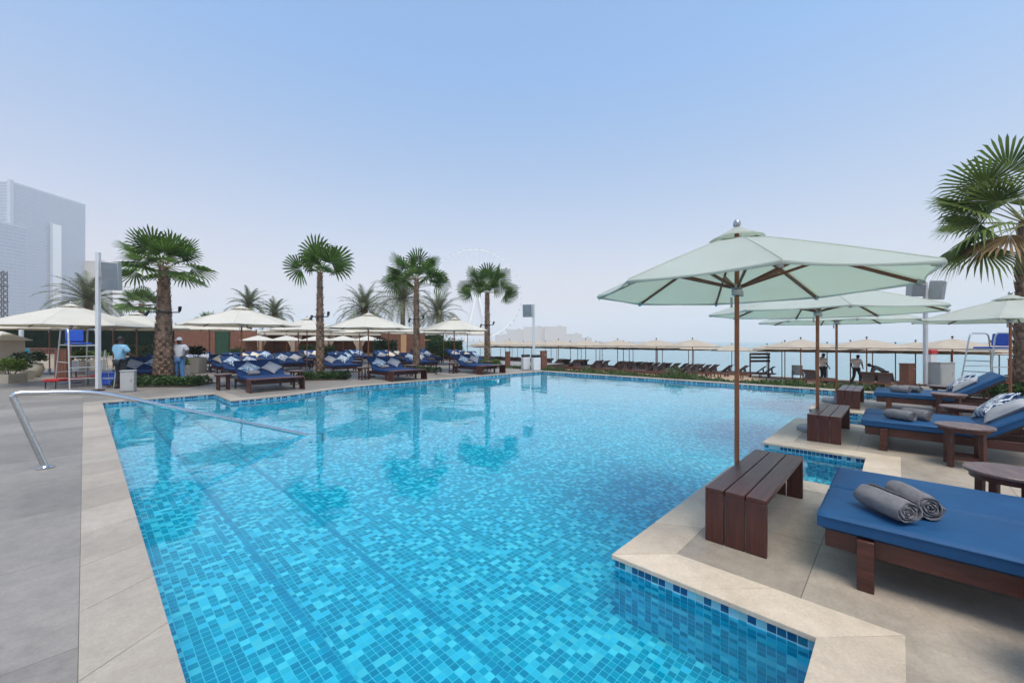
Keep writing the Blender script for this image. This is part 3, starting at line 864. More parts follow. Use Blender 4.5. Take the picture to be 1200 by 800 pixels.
for s, t, lb in ((4.26, .915, 'nearest dark wooden slatted bench, at the corner of the pool platform'), (8.86, .85, 'dark wooden bench on the second pool platform under the middle umbrella'),
                 (13.40, .86, 'dark wooden bench on the third and farthest platform of the right side')):
    BN.put(P(s, t), ANG, lb, gBn)
for s, lb in ((4.31, 'dark wooden bench at the foot of the lounger left of the second palm'), (9.2, 'dark wooden bench at the foot of the lounger left of the third palm'),
              (13.95, 'dark wooden bench at the foot of the lounger beside the fourth palm')):
    BN.put(P(s, 14.66), ANG, lb, gBn)

# side tables -------------------------------------------------------------
def side_table():
    root = thing('side_table', 'x', 'side table')
    MB().lathe([(.02, .50), (.262, .50), (.272, .505), (.272, .522), (.266, .528), (.001, .529)], 36).build('top', 'wood_top', root, smooth=35)
    MB().lathe([(.235, .4995), (.235, .452), (.215, .452), (.215, .4995)], 30).build('apron', 'wood', root, smooth=35)
    for k in range(4):
        a = PI/4+k*PI/2
        MB().bar((math.cos(a)*.195, math.sin(a)*.195, 0), (math.cos(a)*.19, math.sin(a)*.19, .4985), .05, .05, up=(math.cos(a), math.sin(a), 0)).build('leg', 'wood', root, bevel=.004)
    st = MB()
    for k in range(4):
        a, b = PI/4+k*PI/2, PI/4+(k+1)*PI/2
        p, q = Vector((math.cos(a)*.193, math.sin(a)*.193, .12)), Vector((math.cos(b)*.193, math.sin(b)*.193, .12))
        d_ = (q-p).normalized()*.027
        st.bar(p+d_, q-d_, .025, .045)
    st.build('stretcher', 'wood', root)
    return root
TB = Proto(side_table())
gTb = 'round wooden side tables on the right deck'
for s, t, lb in ((3.09, -.72, 'round wooden side table cut by the right edge, nearest to the viewer'), (5.28, -.68, 'round wooden side table behind the nearest blue lounger at the right edge'),
                 (7.78, -.62, 'round wooden side table before the middle blue lounger of the right deck'), (10.0, -.78, 'round wooden side table just behind the middle blue lounger of the right deck'),
                 (12.28, -.76, 'round wooden side table before the farthest blue lounger of the right deck'), (14.38, -.8, 'round wooden side table just behind the farthest blue lounger of the right deck')):
    TB.put(P(s, t), ANG+rnd.uniform(-.2, .2), lb, gTb)

# far terrace loungers ------------------------------------------------------
gT2 = 'round side tables between the terrace loungers'
gPl = 'pillows on the terrace loungers'
places = [(4.3, 14.92), (9.2, 14.92), (13.95, 14.92)]
for (s, t), nm in zip(places, ('left of the second palm', 'left of the third palm', 'beside the fourth palm')):
    LL.put(P(s, t), ANG, f'navy double lounger in the front row facing the pool {nm}', gT)
    pillow('p2', on_back(s, t, ANG, -.34, .34, R(45), 1.1), f'leaf print pillow on the front row lounger {nm}', gPl)
    pillow('g', on_back(s, t, ANG, .36, .34, R(45), 1.1), f'plain grey pillow on the front row lounger {nm}', gPl)
    towel(P(s-.30, t+1.08, zt+.08), ANG+PI/2, f'rolled towel on the front row lounger {nm}', 'rolled towels on the terrace loungers')
    TB.put(P(s-1.12, t+1.35), ANG, f'round side table at the left of the front row lounger {nm}', gT2)
    TB.put(P(s+1.12, t+1.25), ANG, f'round side table at the right of the front row lounger {nm}', gT2)
rows = [('second row', [(1.75, 21.75), (9.25, 20.2), (13.9, 19.9), (18.2, 19.6), (5.0, 20.6)]),
        ('third row', [(5.2, 24.0), (8.2, 24.2), (11.2, 24.0), (14.2, 23.8), (17.2, 23.8), (20.2, 23.5)]),
        ('fourth row', [(3.0, 27.3), (6.4, 27.4), (9.6, 27.5), (12.8, 27.4), (16.0, 27.4), (19.2, 27.2), (22.4, 26.8)]),
        ('back row', [(5.0, 30.6), (8.4, 30.6), (11.8, 30.6), (15.2, 30.6), (18.6, 30.6), (22.0, 30.4), (25.4, 30.0)])]
kinds = ['g', 'c', 'p2', 'p', 'g', 'c', 'p2']
words_ = {'g': 'plain grey', 'c': 'plain cream', 'p': 'navy leaf print', 'p2': 'pale leaf print'}
for r_, (nm, row) in enumerate(rows):
    row.sort(key=lambda p: px_of(P(*p)))
    for i, (s, t) in enumerate(row):
        special = (nm == 'second row' and i == 0)
        LL.put(P(s, t), ANG, 'navy double lounger behind the thick first palm and the grey box' if special else f'navy double lounger in the {nm} of the terrace, {ordinal(i)} from the left', gT)
        kk = (kinds[(2*i+r_) % 7], kinds[(2*i+r_+1) % 7])
        if special: kk = ('g', 'p2')
        if nm == 'second row' and i == 2: kk = ('g', 'p2')
        for side, k in zip((-.34, .34), kk):
            if special and side > 0: k = 'p2'
            pillow(k, on_back(s, t, ANG, side, .34+rnd.uniform(-.03, .05), R(45+rnd.uniform(-9, 9)), 1.12 if r_ < 2 else 1.2),
                   f'{words_[k]} pillow on the {"left" if side < 0 else "right"} half of the {ordinal(i)} lounger in the {nm}', gPl)
        if r_ < 3:
            TB.put(P(s+1.05, t+1.3), ANG, f'round side table right of the {ordinal(i)} lounger in the {nm}', gT2)
# ------------------------------------------------------------------ palms and plants
def fan_leaf(mb, org, az, el, pet, rad, r_, stalk, droop=1.0, segs=20, span=115, tilt=None):
    """palmate leaf: stalk, pleated blade, free drooping tips"""
    org = Vector(org)
    u = Vector((math.cos(az)*math.cos(el), math.sin(az)*math.cos(el), math.sin(el)))
    v = Vector((-math.sin(az), math.cos(az), 0)); nrm = u.cross(v).normalized()
    tilt = r_.uniform(-.5, .5) if tilt is None else tilt; v = (v*math.cos(tilt)+nrm*math.sin(tilt)).normalized(); nrm = u.cross(v).normalized()
    hub = org + u*pet - Vector((0, 0, .10*pet*pet*droop*math.cos(el)))
    stalk.tube([org, org+u*pet*.5-Vector((0, 0, .02*pet*droop)), hub], [.02, .014, .010], 5)
    down = Vector((0, 0, -1))
    # blade plane bends downward past the hub
    bend = .35*droop*math.cos(el)
    u2 = (u*math.cos(bend)+down*math.sin(bend)).normalized()
    for i in range(segs):
        f = (i+.5)/segs; a = R(-span+2*span*f); da = R(span/segs)*.98
        L = rad*(1-.28*abs(2*f-1)**2.2)*r_.uniform(.93, 1.04)
        split = .40+r_.uniform(-.05, .05)
        def dirv(aa, fold):
            return (u2*math.cos(aa)+v*math.sin(aa)+nrm*fold).normalized()
        cup = .16*math.cos(a)
        d0, d1, dm = dirv(a-da, cup-.05), dirv(a+da, cup-.05), dirv(a, cup+.05)
        g = droop*(.05+.30*(abs(math.sin(a))+.3*math.cos(el)))*L
        q0, q1, qm = (hub+d_*L*split+down*g*.22 for d_ in (d0, d1, dm))
        m0 = hub+dirv(a-da*.5, cup)*L*.80+down*g*.48; m1 = hub+dirv(a+da*.5, cup)*L*.80+down*g*.48
        tp = hub+dm*L*.99+down*g*(1.0+r_.uniform(-.1, .5))
        h0 = hub+dm*.02
        mb.add([h0, q0, qm, q1, m0, m1, tp], [(0, 1, 2), (0, 2, 3), (1, 4, 2), (2, 4, 5), (2, 5, 3), (4, 6, 5)])

def trunk_mesh(h, r0, r1, rtop, seed, boots=True, size=1.0):
    r_ = random.Random(seed); mb = MB()
    prof = []
    n = 14
    for i in range(n+1):
        f = i/n
        r = r0*(1-f)**1.6*.55 + r1*(.45+.55*f)*(1) if False else (r0 + (r1-r0)*min(1, f*1.7)**.8 if f < .59 else r1 + (rtop-r1)*(f-.59)/.41)
        prof.append((r*.93, f*h))
    mb.lathe(prof, 14)
    if boots:
        nb = int(h/.115)
        for i in range(nb):
            z = .04+i*(h-.06)/nb; f = z/h
            r = (r0 + (r1-r0)*min(1, f*1.7)**.8 if f < .59 else r1 + (rtop-r1)*(f-.59)/.41)*.92
            k = max(6, int(2*PI*r/.21))
            for j in range(k):
                a = 2*PI*(j+.5*(i % 2))/k + r_.uniform(-.08, .08)
                up = r_.uniform(.13, .21)*size; out = r_.uniform(.025, .06)*size*(1.6 if r_.random() < .12 else 1); w_ = 2*PI*r/k*.62*r_.uniform(.8, 1.1)
                ux, uy = math.cos(a), math.sin(a); tx, ty = -uy, ux
                b0 = Vector((ux*r*.96, uy*r*.96, z)); 
                tpv = Vector((ux*(r+out), uy*(r+out), z+up))
                t3 = Vector((tx, ty, 0))
                vs = [b0-t3*w_*.6, b0+t3*w_*.6, tpv+t3*w_*.32, tpv-t3*w_*.32, tpv+t3*w_*.22-Vector((ux, uy, -.5))*.03, tpv-t3*w_*.22-Vector((ux, uy, -.5))*.03, b0+Vector((0, 0, up*.6))]
                mb.add(vs, [(0, 1, 2, 3), (3, 2, 4, 5), (1, 6, 2), (0, 3, 6)])
    return mb

def fan_palm(label, loc, h, r0, r1, rtop, leaves, seed, lmat='leaf', dry=(), droop=.5, segs=20):
    r_ = random.Random(seed)
    root = thing('fan_palm', label, 'palm tree', loc, 0, 'tall fan palms round the pool')
    trunk_mesh(h, r0, r1, rtop, seed).build('trunk', 'trunk', root)
    cr, st, dr = MB(), MB(), MB()
    for i, lf in enumerate(leaves):
        az, el, pet, rad = lf[:4]
        org = (math.cos(R(az))*rtop*.5, math.sin(R(az))*rtop*.5, h-.03+.18*max(0, math.sin(R(el))))
        fan_leaf(dr if i in dry else cr, org, R(az), R(el), pet, rad, r_, st, droop=droop*(1.7 if el < 8 else 1.0)*r_.uniform(.8, 1.25), segs=segs, tilt=lf[4] if len(lf) > 4 else None)
    cr.build('crown', lmat, root); st.build('leaf_stalks', 'petiole', root, smooth=60)
    if dr.f: dr.build('dry_leaves', 'leafdry', root)
    return root

def crown_leaves(n, seed, pet, rad, lo=-30, hi=80):
    r_ = random.Random(seed); out = []
    for i in range(n):
        f = (i+.5)/n
        el = hi - (hi-lo)*f**.8
        out.append(((i*137.5+r_.uniform(-18, 18)) % 360, el+r_.uniform(-7, 7), pet*r_.uniform(.8, 1.15)*(.75+.35*f), rad*r_.uniform(.85, 1.08)))
    return out
fan_palm('thick trunked fan palm with a full dark crown, leftmost beside the pool', W(192, 15.6), 4.5, .37, .22, .15, crown_leaves(27, 3, .74, .88, -20, 78), 11)
fan_palm('slim fan palm with only three big fans, second from the left', W(375, 17.7), 4.6, .18, .135, .085,
         [(182, 14, .8, .95, 1.0), (110, 66, .6, 1.05), (255, 72, .6, 1.05), (8, 38, .6, 1.1, -.9), (335, 30, .7, 1.0, -.6), (60, 58, .55, 1.0), (290, 50, .5, .95), (25, 12, .5, .7), (150, 48, .5, .8), (310, 12, .5, .7), (230, 20, .35, .8), (120, 20, .35, .8), (270, 40, .3, .85), (200, 45, .35, .8, .6)], 12)
fan_palm('slim fan palm with a ragged crown, third from the left', W(488, 21.2), 4.85, .18, .135, .105,
         crown_leaves(18, 5, .8, 1.05, 0, 80) + [(185, 2, 1.0, .85, .9), (172, 14, .9, .85, .6), (5, 4, 1.0, .85, -.9), (350, 10, .9, .9, -.6)], 13)
fan_palm('slim fan palm with drooping side fans in front of the giant wheel', W(571, 25.2), 4.65, .195, .15, .12,
         [(180, 12, 1.05, .95, 1.0), (195, 6, 1.0, .9, .6), (0, 8, 1.1, .95, -1.0), (12, 2, 1.1, .9, -.6), (100, 72, .9, 1.0), (280, 66, .9, 1.0), (170, 48, 1.0, 1.1, .8), (10, 45, 1.05, 1.1, -.8), (200, 55, .9, .95), (330, 58, 1.0, 1.0), (40, 60, .9, .95), (230, 35, .35, .85), (310, 38, .35, .85), (90, 40, .35, .85), (150, 62, .4, .95, .5), (30, 60, .4, .95, -.5), (270, 80, .5, 1.0), (260, 15, .3, .8), (185, 30, .4, .9, .8), (355, 28, .4, .9, -.8)], 14)
fan_palm('tall shaggy fan palm cut by the right edge of the picture', W(1204, 11.6), 4.95, .30, .23, .19,
         crown_leaves(8, 9, 1.35, 1.1, 15, 75) + [(182, 44, 1.6, 1.2, .4), (178, 22, 1.5, 1.15, -.5), (188, 4, 1.55, 1.2, .6), (206, -8, 1.3, 1.1), (168, -12, 1.3, 1.1, .5), (196, 60, 1.6, 1.2), (160, 30, 1.4, 1.1), (184, -16, 1.35, 1.15, -.4), (192, 30, 1.2, 1.15, .8), (172, 8, 1.1, 1.1, -.8)], 15, 'leaf5', dry=(11,), droop=.8, segs=30)

def spot_bracket(loc, label, w_=.62, ang=0.0):
    root = thing('spotlight_bracket', label, 'spotlight', loc, ang, 'spotlight brackets strapped to the palm trunks')
    b = MB()
    b.lathe([(w_*.40, -.03), (w_*.42, -.03), (w_*.42, .03), (w_*.40, .03)], 20).bar((-w_*.9, 0, 0), (-w_*.41, 0, 0), .04, .04).bar((w_*.41, 0, 0), (w_*.9, 0, 0), .04, .04)
    b.build('strap', 'dark', root, smooth=40)
    for sx in (-1, 1):
        sp = MB(); sp.bar((sx*w_*.88, 0, -.02), (sx*w_*.88, 0, .07), .03, .03)
        sp.tube([(sx*w_*.88, .02, .05), (sx*w_*(.88+.12), -.06, -.14 if sx < 0 else .2)], [.05, .058], 12)
        sp.build('spotlight', 'dark', root, smooth=40)
    return root
for px, Y, z, w_, nm in ((192, 15.6, 2.72, .62, 'thick first palm'), (375, 17.7, 2.68, .38, 'second palm from the left'), (488, 21.2, 2.75, .38, 'third palm from the left'),
                         (571, 25.2, 2.62, .42, 'palm in front of the giant wheel'), (1204, 11.6, 2.48, .58, 'tall palm at the right edge')):
    p = W(px, Y, z); spot_bracket(p, f'black bracket with two spotlights strapped to the {nm}', w_, .1)

def date_palm(label, loc, h, n, L, seed, group='grey green date palms behind the terrace'):
    r_ = random.Random(seed); root = thing('date_palm', label, 'palm tree', loc, 0, group)
    trunk_mesh(h, .34, .27, .30, seed, True, 1.3).build('trunk', 'trunk', root)
    cr, st = MB(), MB()
    for i in range(n):
        f = (i+.5)/n; az = i*2.39996+r_.uniform(-.2, .2); el = R(82-112*f**.9+r_.uniform(-6, 6)); l = L*r_.uniform(.85, 1.08)*(.8+.2*f)
        p = Vector((0, 0, h)); pts = []; e = el
        for k in range(9):
            pts.append(p.copy()); p = p + Vector((math.cos(az)*math.cos(e), math.sin(az)*math.cos(e), math.sin(e)))*l/8
            e -= R(4.0+3.2*k*.55)*(.5+.6*math.cos(el))
        st.tube(pts, [.03-.0028*k for k in range(9)], 4)
        for k in range(56):
            u = (k+4)/60.0*8; i0 = min(7, int(u)); q = pts[i0].lerp(pts[i0+1], u-i0); tang = (pts[i0+1]-pts[i0]).normalized()
            side = tang.cross(Vector((0, 0, 1))).normalized(); upv = side.cross(tang)
            ll = l*.19*math.sin(PI*min(1, .12+.9*u/8))**.6
            for sgn in (-1, 1):
                dv = (side*sgn*.78+tang*.52+upv*r_.uniform(.1, .5)).normalized()
                tip = q+dv*ll-Vector((0, 0, ll*.18)); wv = tang*.026
                cr.add([q-wv, q+wv, tip], [(0, 1, 2)])
                mid = q.lerp(tip, .5)+upv*.01
    cr.build('crown', 'date', root); st.build('frond_stalks', 'petiole', root, smooth=60)
    return root
DPS = [(104, 40, 5.6, 4.4, 46, 'big dark date palm at the left behind the white post'), (292, 52, 6.2, 3.6, 40, 'date palm behind the umbrella left of the second palm'),
       (322, 55, 5.3, 3.4, 36, 'smaller date palm low over the umbrellas left of the second palm'), (427, 46, 5.2, 4.2, 48, 'date palm between the second and third fan palms'),
       (472, 52, 7.0, 5.8, 60, 'largest date palm, close behind the third fan palm on its left'), (514, 54, 5.2, 4.8, 50, 'date palm just right of the third fan palm')]
for i, (px, Y, h, L, n, lb) in enumerate(DPS): date_palm(lb, W(px, Y), h, n, L, 30+i)
fan_palm('small distant fan palm behind the thick first palm', W(166, 38), 5.1, .25, .22, .18, crown_leaves(22, 21, .9, 1.1, -20, 80), 22)
fan_palm('small bright green palm tip above the umbrellas right of the first palm', W(246, 40), 3.4, .22, .2, .16, crown_leaves(12, 23, .7, .9, 0, 75), 24)

def leaf_blob(mb, c, rad, n, size, r_, flat=.5):
    c = Vector(c)
    for _ in range(n):
        a = r_.uniform(0, 2*PI); z = r_.uniform(-.4, 1); rr = math.sqrt(max(0, 1-z*z)) * r_.uniform(.55, 1.05)
        p = c + Vector((math.cos(a)*rr*rad[0], math.sin(a)*rr*rad[1], max(-.2, z)*rad[2]*r_.uniform(.75, 1.05)))
        d_ = Vector((r_.uniform(-1, 1)+math.cos(a)*.7, r_.uniform(-1, 1)+math.sin(a)*.7, r_.uniform(-.1, 1))).normalized()
        s_ = d_.cross(Vector((r_.uniform(-1, 1), r_.uniform(-1, 1), r_.uniform(-1, 1)))).normalized()
        l = size*r_.uniform(.6, 1.3); w_ = l*.24
        mb.add([p, p+d_*l*.5+s_*w_, p+d_*l, p+d_*l*.5-s_*w_], [(0, 1, 2, 3)])
def shrub(label, loc, blobs, mat='bush', size=.11, rz=0.0, cat='shrub', group=None, seed=1, dens=260, name='low_shrub', stems=True):
    r_ = random.Random(seed); root = thing(name, label, cat, loc, rz, group)
    mb, st = MB(), MB()
    for c, rad in blobs:
        vol = (rad[0]*rad[1]+rad[0]*rad[2]+rad[1]*rad[2])
        leaf_blob(mb, c, rad, max(40, int(dens*vol*6)), size, r_)
        for k in range(4):
            st.tube([(c[0]+r_.uniform(-.3, .3)*rad[0], c[1]+r_.uniform(-.3, .3)*rad[1], 0), (c[0]+r_.uniform(-.7, .7)*rad[0], c[1]+r_.uniform(-.7, .7)*rad[1], c[2]+rad[2]*.5)], [.012, .006], 4)
    mb.build('foliage', mat, root)
    if stems: st.build('stems', 'soil', root)
    return root
def bed(label, loc, L, Wd, rz, seed, mat='bush', hgt=.26):
    r_ = random.Random(seed); blobs = []
    n = max(3, int(L/.32))
    for i in range(n):
        for j in range(max(1, int(Wd/.45))):
            blobs.append(((-L/2+L*(i+.5)/n+r_.uniform(-.06, .06), -Wd/2+Wd*(j+.5)/max(1, int(Wd/.45))+r_.uniform(-.08, .08), hgt*.35), (r_.uniform(.2, .3), r_.uniform(.2, .3), hgt*r_.uniform(.6, 1.0))))
    root = shrub(label, loc, blobs, mat, .10, rz, 'shrub bed', 'low shrub beds round the palm trunks', seed, name='shrub_bed', stems=False)
    sb = MB(); sb.box((0, 0, .012), (L+.15, Wd+.15, .02)); sb.build('soil', 'soil', root)
    return root
bed('low dark green shrub bed round the thick first palm', W(192, 14.9), 2.6, 1.3, .05, 41)
bed('low dark green shrub bed round the second palm', W(378, 17.3), 1.9, 1.1, .2, 42)
bed('small shrub bed at the foot of the third palm', W(494, 20.9), 1.3, .8, .2, 43)
bed('small shrub bed at the foot of the palm before the giant wheel', W(569, 24.9), 1.6, .9, .2, 44, 'bushy', .4)
bed('shrubs at the foot of the tall palm at the right edge', W(1185, 11.8), 1.6, 1.2, .6, 45, 'bush', .35)
shrub('single small plant right of the shrub bed of the first palm', W(232, 14.6), [((0, 0, .14), (.16, .16, .2))], seed=51, name='small_plant', cat='plant')
shrub('single small plant right of the shrub bed of the second palm', W(404, 17.0), [((0, 0, .14), (.22, .18, .2))], 'bushd', seed=52, name='small_plant', cat='plant')
shrub('single small plant beside the bench left of the third palm trunk', W(512, 19.8), [((0, 0, .14), (.2, .16, .2))], 'bushd', seed=53, name='small_plant', cat='plant')
# planted strip between pool and beach
def strip(seed):
    r_ = random.Random(seed); mb = MB()
    for _ in range(34000):
        s = r_.uniform(17.55, 19.6); t = r_.uniform(-.5, 17.4)
        if noise.noise(Vector((s*.9, t*.6, 3.0))) < -.42: continue
        h = .10+.34*max(0, noise.noise(Vector((s*.8, t*.5, 0)))+.35)*r_.uniform(.4, 1.1)
        if noise.noise(Vector((s*.5, t*.9, 9.0))) > .38: h *= 1.7
        p = Vector((s, t, beach_z(s)+.05 + h*r_.random()))
        d_ = Vector((r_.uniform(-1, 1), r_.uniform(-1, 1), r_.uniform(0, 1.2))).normalized(); sd = d_.cross(Vector((r_.uniform(-1, 1), r_.uniform(-1, 1), .3))).normalized()
        l = r_.uniform(.07, .15)
        mb.add([p, p+d_*l*.5+sd*l*.2, p+d_*l, p+d_*l*.5-sd*l*.2], [(0, 1, 2, 3)])
    o = mb.build('ground_cover', 'grass'); o.rotation_euler.z = ANG
    tag(o, 'low green ground cover along the far edge of the pool', 'ground cover', kind='stuff')
    sb = MB(); sb.face([(17.5, -.55, -.03), (19.7, -.55, beach_z(19.7)+.02), (19.7, 17.45, beach_z(19.7)+.02), (17.5, 17.45, -.03)])
    struct('planting_soil', sb, 'soil')
strip(5)
# ------------------------------------------------------------------ pool fittings
def handrail():
    root = thing('handrail', 'polished steel handrail bending down into the pool from the left deck', 'handrail', P(-.34, 7.84), ANG)
    def L(s, z): return Vector((s+.34, 0, z))
    key = [L(-.34, .0), L(-.585, .86), L(-.60, .93), L(-.575, .955), L(-.52, .962), L(.05, .915), L(.45, .79), L(2.9, -.15), L(3.05, -.21), L(3.1, -.30), L(3.1, -.79)]
    pts = []
    for i in range(len(key)-1):                  # round the corners by Catmull-Rom on short spans only
        p0, p1, p2, p3 = key[max(0, i-1)], key[i], key[i+1], key[min(len(key)-1, i+2)]
        n = 1 if (p2-p1).length > .6 else 5
        for k in range(n):
            u = k/n
            if n == 1: pts.append(p1); continue
            m1, m2 = (p2-p0)*.5, (p3-p1)*.5
            if m1.length > (p2-p1).length*1.2: m1 = m1.normalized()*(p2-p1).length
            if m2.length > (p2-p1).length*1.2: m2 = m2.normalized()*(p2-p1).length
            pts.append(p1*(2*u**3-3*u*u+1)+m1*(u**3-2*u*u+u)+p2*(-2*u**3+3*u*u)+m2*(u**3-u*u))
    pts.append(key[-1])
    MB().tube(pts, .032, 16).build('rail', 'steel', root, smooth=40)
    MB().lathe([(.085, .001), (.085, .012), (.05, .016), (.04, .03), (.033, .032)], 28).build('flange', 'steel', root, smooth=35)
    MB().lathe([(.085, 0), (.085, .012), (.034, .03), (.028, .032)], 28, (3.1, 0, -.815)).build('flange', 'steel', root, smooth=35)
handrail()

def light_post(label, loc, h, r, boxes, rz=0.0, base='wood'):
    """square white post; boxes = list of (dx, dy, z, w, h, d, yaw, tilt)"""
    root = thing('speaker_post', label, 'post', loc, rz, 'white posts with grey speaker boxes')
    MB().box((0, 0, h/2+.03), (r, r, h-.06)).build('post', 'white', root, bevel=.012)
    MB().box((0, 0, .02), (r*2.2, r*2.2, .04)).build('base_plate', base, root, bevel=.004)
    for dx, dy, z, w_, hh, d_, yaw, tilt in boxes:
        e = MB(); rot = Matrix.Rotation(yaw, 3, 'Z') @ Matrix.Rotation(tilt, 3, 'X')
        c = Vector((dx, dy, z))
        e.box(c, (w_, d_, hh), rot)
        bx = e.build('speaker', 'offwhite', root, bevel=.02)
        g = MB(); g.box(c+rot @ Vector((0, -d_/2-.006, 0)), (w_*.9, .012, hh*.94), rot); g.build('grille', 'grey', bx, bevel=.004)
        MB().bar((0, 0, z), c, .05, .05).build('bracket', 'offwhite', root)
    return root
light_post('tall white post with a big grey speaker box, behind the handrail at the left', W(115, 13.2), 4.5, .105, [(.44, .0, 3.72, .42, .90, .34, R(28), R(7))])
light_post('white post with a speaker box beside two white bins at the far pool corner', W(625.5, 23.2), 3.75, .14, [(-.32, -.1, 3.35, .55, .72, .4, R(-20), R(5))])
light_post('white post with two grey speaker boxes behind the umbrellas on the right', W(1084.5, 14.7), 3.75, .105, [(-.30, .05, 3.45, .45, .44, .3, R(-10), R(5)), (.36, -.05, 3.45, .45, .66, .34, R(30), R(6))])

def cabinet(label, loc, w_, d_, h, mat, rz=0.0, name='cabinet', top=True):
    root = thing(name, label, 'cabinet', loc, rz)
    b = MB(); b.box((0, 0, h/2), (w_, d_, h-.02)); b.build('body', mat, root, bevel=.012)
    p = MB(); p.box((0, -d_/2-.004, h*.48), (w_*.88, .008, h*.84)); p.build('door', mat, root, bevel=.004)
    MB().box((0, 0, h+.006), (w_+.03, d_+.03, .03)).build('lid', mat, root, bevel=.006)
    MB().tube([(w_*.3, -d_/2-.008, h*.6), (w_*.3, -d_/2-.03, h*.6), (w_*.3, -d_/2-.03, h*.5), (w_*.3, -d_/2-.008, h*.5)], .006, 6).build('handle', 'metal', root)
    return root
cabinet('light grey equipment box standing beside the white post at the left', W(150.5, 13.0), .34, .26, .66, 'offwhite', .5, 'equipment_box')
cabinet('pale grey cabinet beside the white post on the right, behind the loungers', W(1103, 14.6), .62, .40, .84, 'offwhite', .15, 'equipment_box')
def bin_(label, loc):
    root = thing('waste_bin', label, 'bin', loc, .3, 'white waste bins by the far pool corner')
    MB().box((0, 0, .36), (.42, .42, .70)).build('body', 'white', root, bevel=.03)
    l = MB(); l.box((0, 0, .80), (.40, .40, .14)).box((0, .17, .73), (.36, .04, .06)); l.build('lid', 'dark', root, bevel=.02)
    return root
bin_('left of two white bins with dark lids at the far pool corner', W(616, 22.9)); bin_('right of two white bins with dark lids, nearest the post', W(628, 22.4))
def wood_pillar(label, loc, w_, h, mat='fence'):
    root = thing('wooden_pillar', label, 'pillar', loc, .3, 'brown wooden shower pillars')
    b = MB()
    for i in range(4): b.box((-w_/2+w_*(i+.5)/4, 0, h/2), (w_/4-.006, w_*.8, h))
    b.build('boards', mat, root, bevel=.004)
    MB().box((0, 0, h+.011), (w_+.03, w_*.8+.03, .02)).build('cap', mat, root)
    MB().tube([(0, -w_*.4-.001, h*.8), (0, -w_*.4-.08, h*.8), (0, -w_*.4-.09, h*.77)], .012, 6).build('tap', 'metal', root)
    return root
wood_pillar('brown wooden pillar right of the white bins', W(637, 23.2), .33, 1.05); wood_pillar('brown wooden pillar left of the white bins', W(595, 25.5), .28, .95)
wood_pillar('brown wooden pillar just left of the white post on the right side', W(1063, 14.9), .36, .78)
wood_pillar('tall rust brown wooden pillar beside the metal lifeguard chair at the left', W(74, 18.2), .42, 1.25)
wood_pillar('narrow brown pillar half hidden by the palm at the right edge', W(1187, 13.6), .2, 1.0)

def lifeguard_chair(label, loc, rz, sc=1.0):
    root = thing('lifeguard_chair', label, 'lifeguard chair', loc, rz)
    fr = MB(); r = .024*sc
    for sy in (-.33, .33):
        fr.tube([(-.86, sy*1.15, 0), (-.50, sy, 1.85), (-.44, sy, 1.98), (-.36, sy, 2.02), (.22, sy, 2.02), (.32, sy, 1.98), (.37, sy, 1.88), (.72, sy*1.15, 0)], r, 10)
        fr.tube([(-.57, sy*1.02, 1.48), (.46, sy*1.02, 1.48)], r*.8, 8)
        fr.tube([(-.68, sy*1.07, .9), (.56, sy*1.07, .9)], r*.7, 8)
    for f in (.18, .36, .54, .72):
        x = -.86+.36*f*2.02/1.85; fr.tube([(x, -.37, f*2.02), (x, .37, f*2.02)], r*.8, 8)
    fr.tube([(.61, -.37, .55), (.61, .37, .55)], r*.8, 8)
    fr.build('frame', 'alu', root, smooth=40)
    MB().box((-.08, 0, 1.53), (.78, .5, .06)).build('seat', 'chairblue', root, bevel=.02)
    MB().box((.33, 0, 1.80), (.08, .44, .42), Matrix.Rotation(R(10), 3, 'Y')).build('backrest', 'chairblue', root, bevel=.025)
    root.scale = (sc, sc, sc)
    return root
lifeguard_chair('metal lifeguard chair with a blue seat at the left, behind the handrail', W(91, 14.0), R(150))
lifeguard_chair('metal lifeguard chair with a blue seat and blue back at the right, before the sea', W(1164, 12.6), R(10), .92)

def rescue_board(label, a, b, mat='red'):
    a, b = Vector(a), Vector(b); d_ = b-a; L = d_.length; rz = math.atan2(d_.y, d_.x)
    root = thing('rescue_board', label, 'rescue board', (a+b)/2, rz)
    mb = MB(); n = 16; top, bot = [], []
    for i in range(n+1):
        u = 2*i/n-1; w_ = .24*(1-.35*abs(u)**4); z = .27+.06*u*u*(1 if u > 0 else .2)
        for k in range(5):
            v = k/2-1; top.append((u*L/2, v*w_, z+.045*(1-v**4))); bot.append((u*L/2, v*w_, z-.035))
    B = len(top)
    mb.add(top+bot, [(i*5+k, i*5+k+1, (i+1)*5+k+1, (i+1)*5+k) for i in range(n) for k in range(4)] + [(B+i*5+k, B+(i+1)*5+k, B+(i+1)*5+k+1, B+i*5+k+1) for i in range(n) for k in range(4)]
           + [(i*5, (i+1)*5, B+(i+1)*5, B+i*5) for i in range(n)] + [(i*5+4, B+i*5+4, B+(i+1)*5+4, (i+1)*5+4) for i in range(n)]
           + [(k, B+k, B+k+1, k+1) for k in range(4)] + [(n*5+k, n*5+k+1, B+n*5+k+1, B+n*5+k) for k in range(4)])
    mb.build('board', mat, root, smooth=40)
    for sx in (-.42, .42):
        f = MB(); f.tube([(sx*L, -.2, 0), (sx*L, -.2, .232), (sx*L, .2, .232), (sx*L, .2, 0)], .018, 6); f.build('stand', 'dark', root)
    f = MB()
    for sx in (-.3, 0, .3): f.box((sx*L, .235, .29), (.22, .02, .02)).box((sx*L, -.235, .29), (.22, .02, .02))
    f.build('handle', 'dark', root)
    return root
rescue_board('long red rescue board on low stands at the left behind the handrail', W(54, 13.7), W(113, 15.2))
rescue_board('red rescue board behind the loungers at the right edge', W(1150, 12.9), W(1182, 12.3))

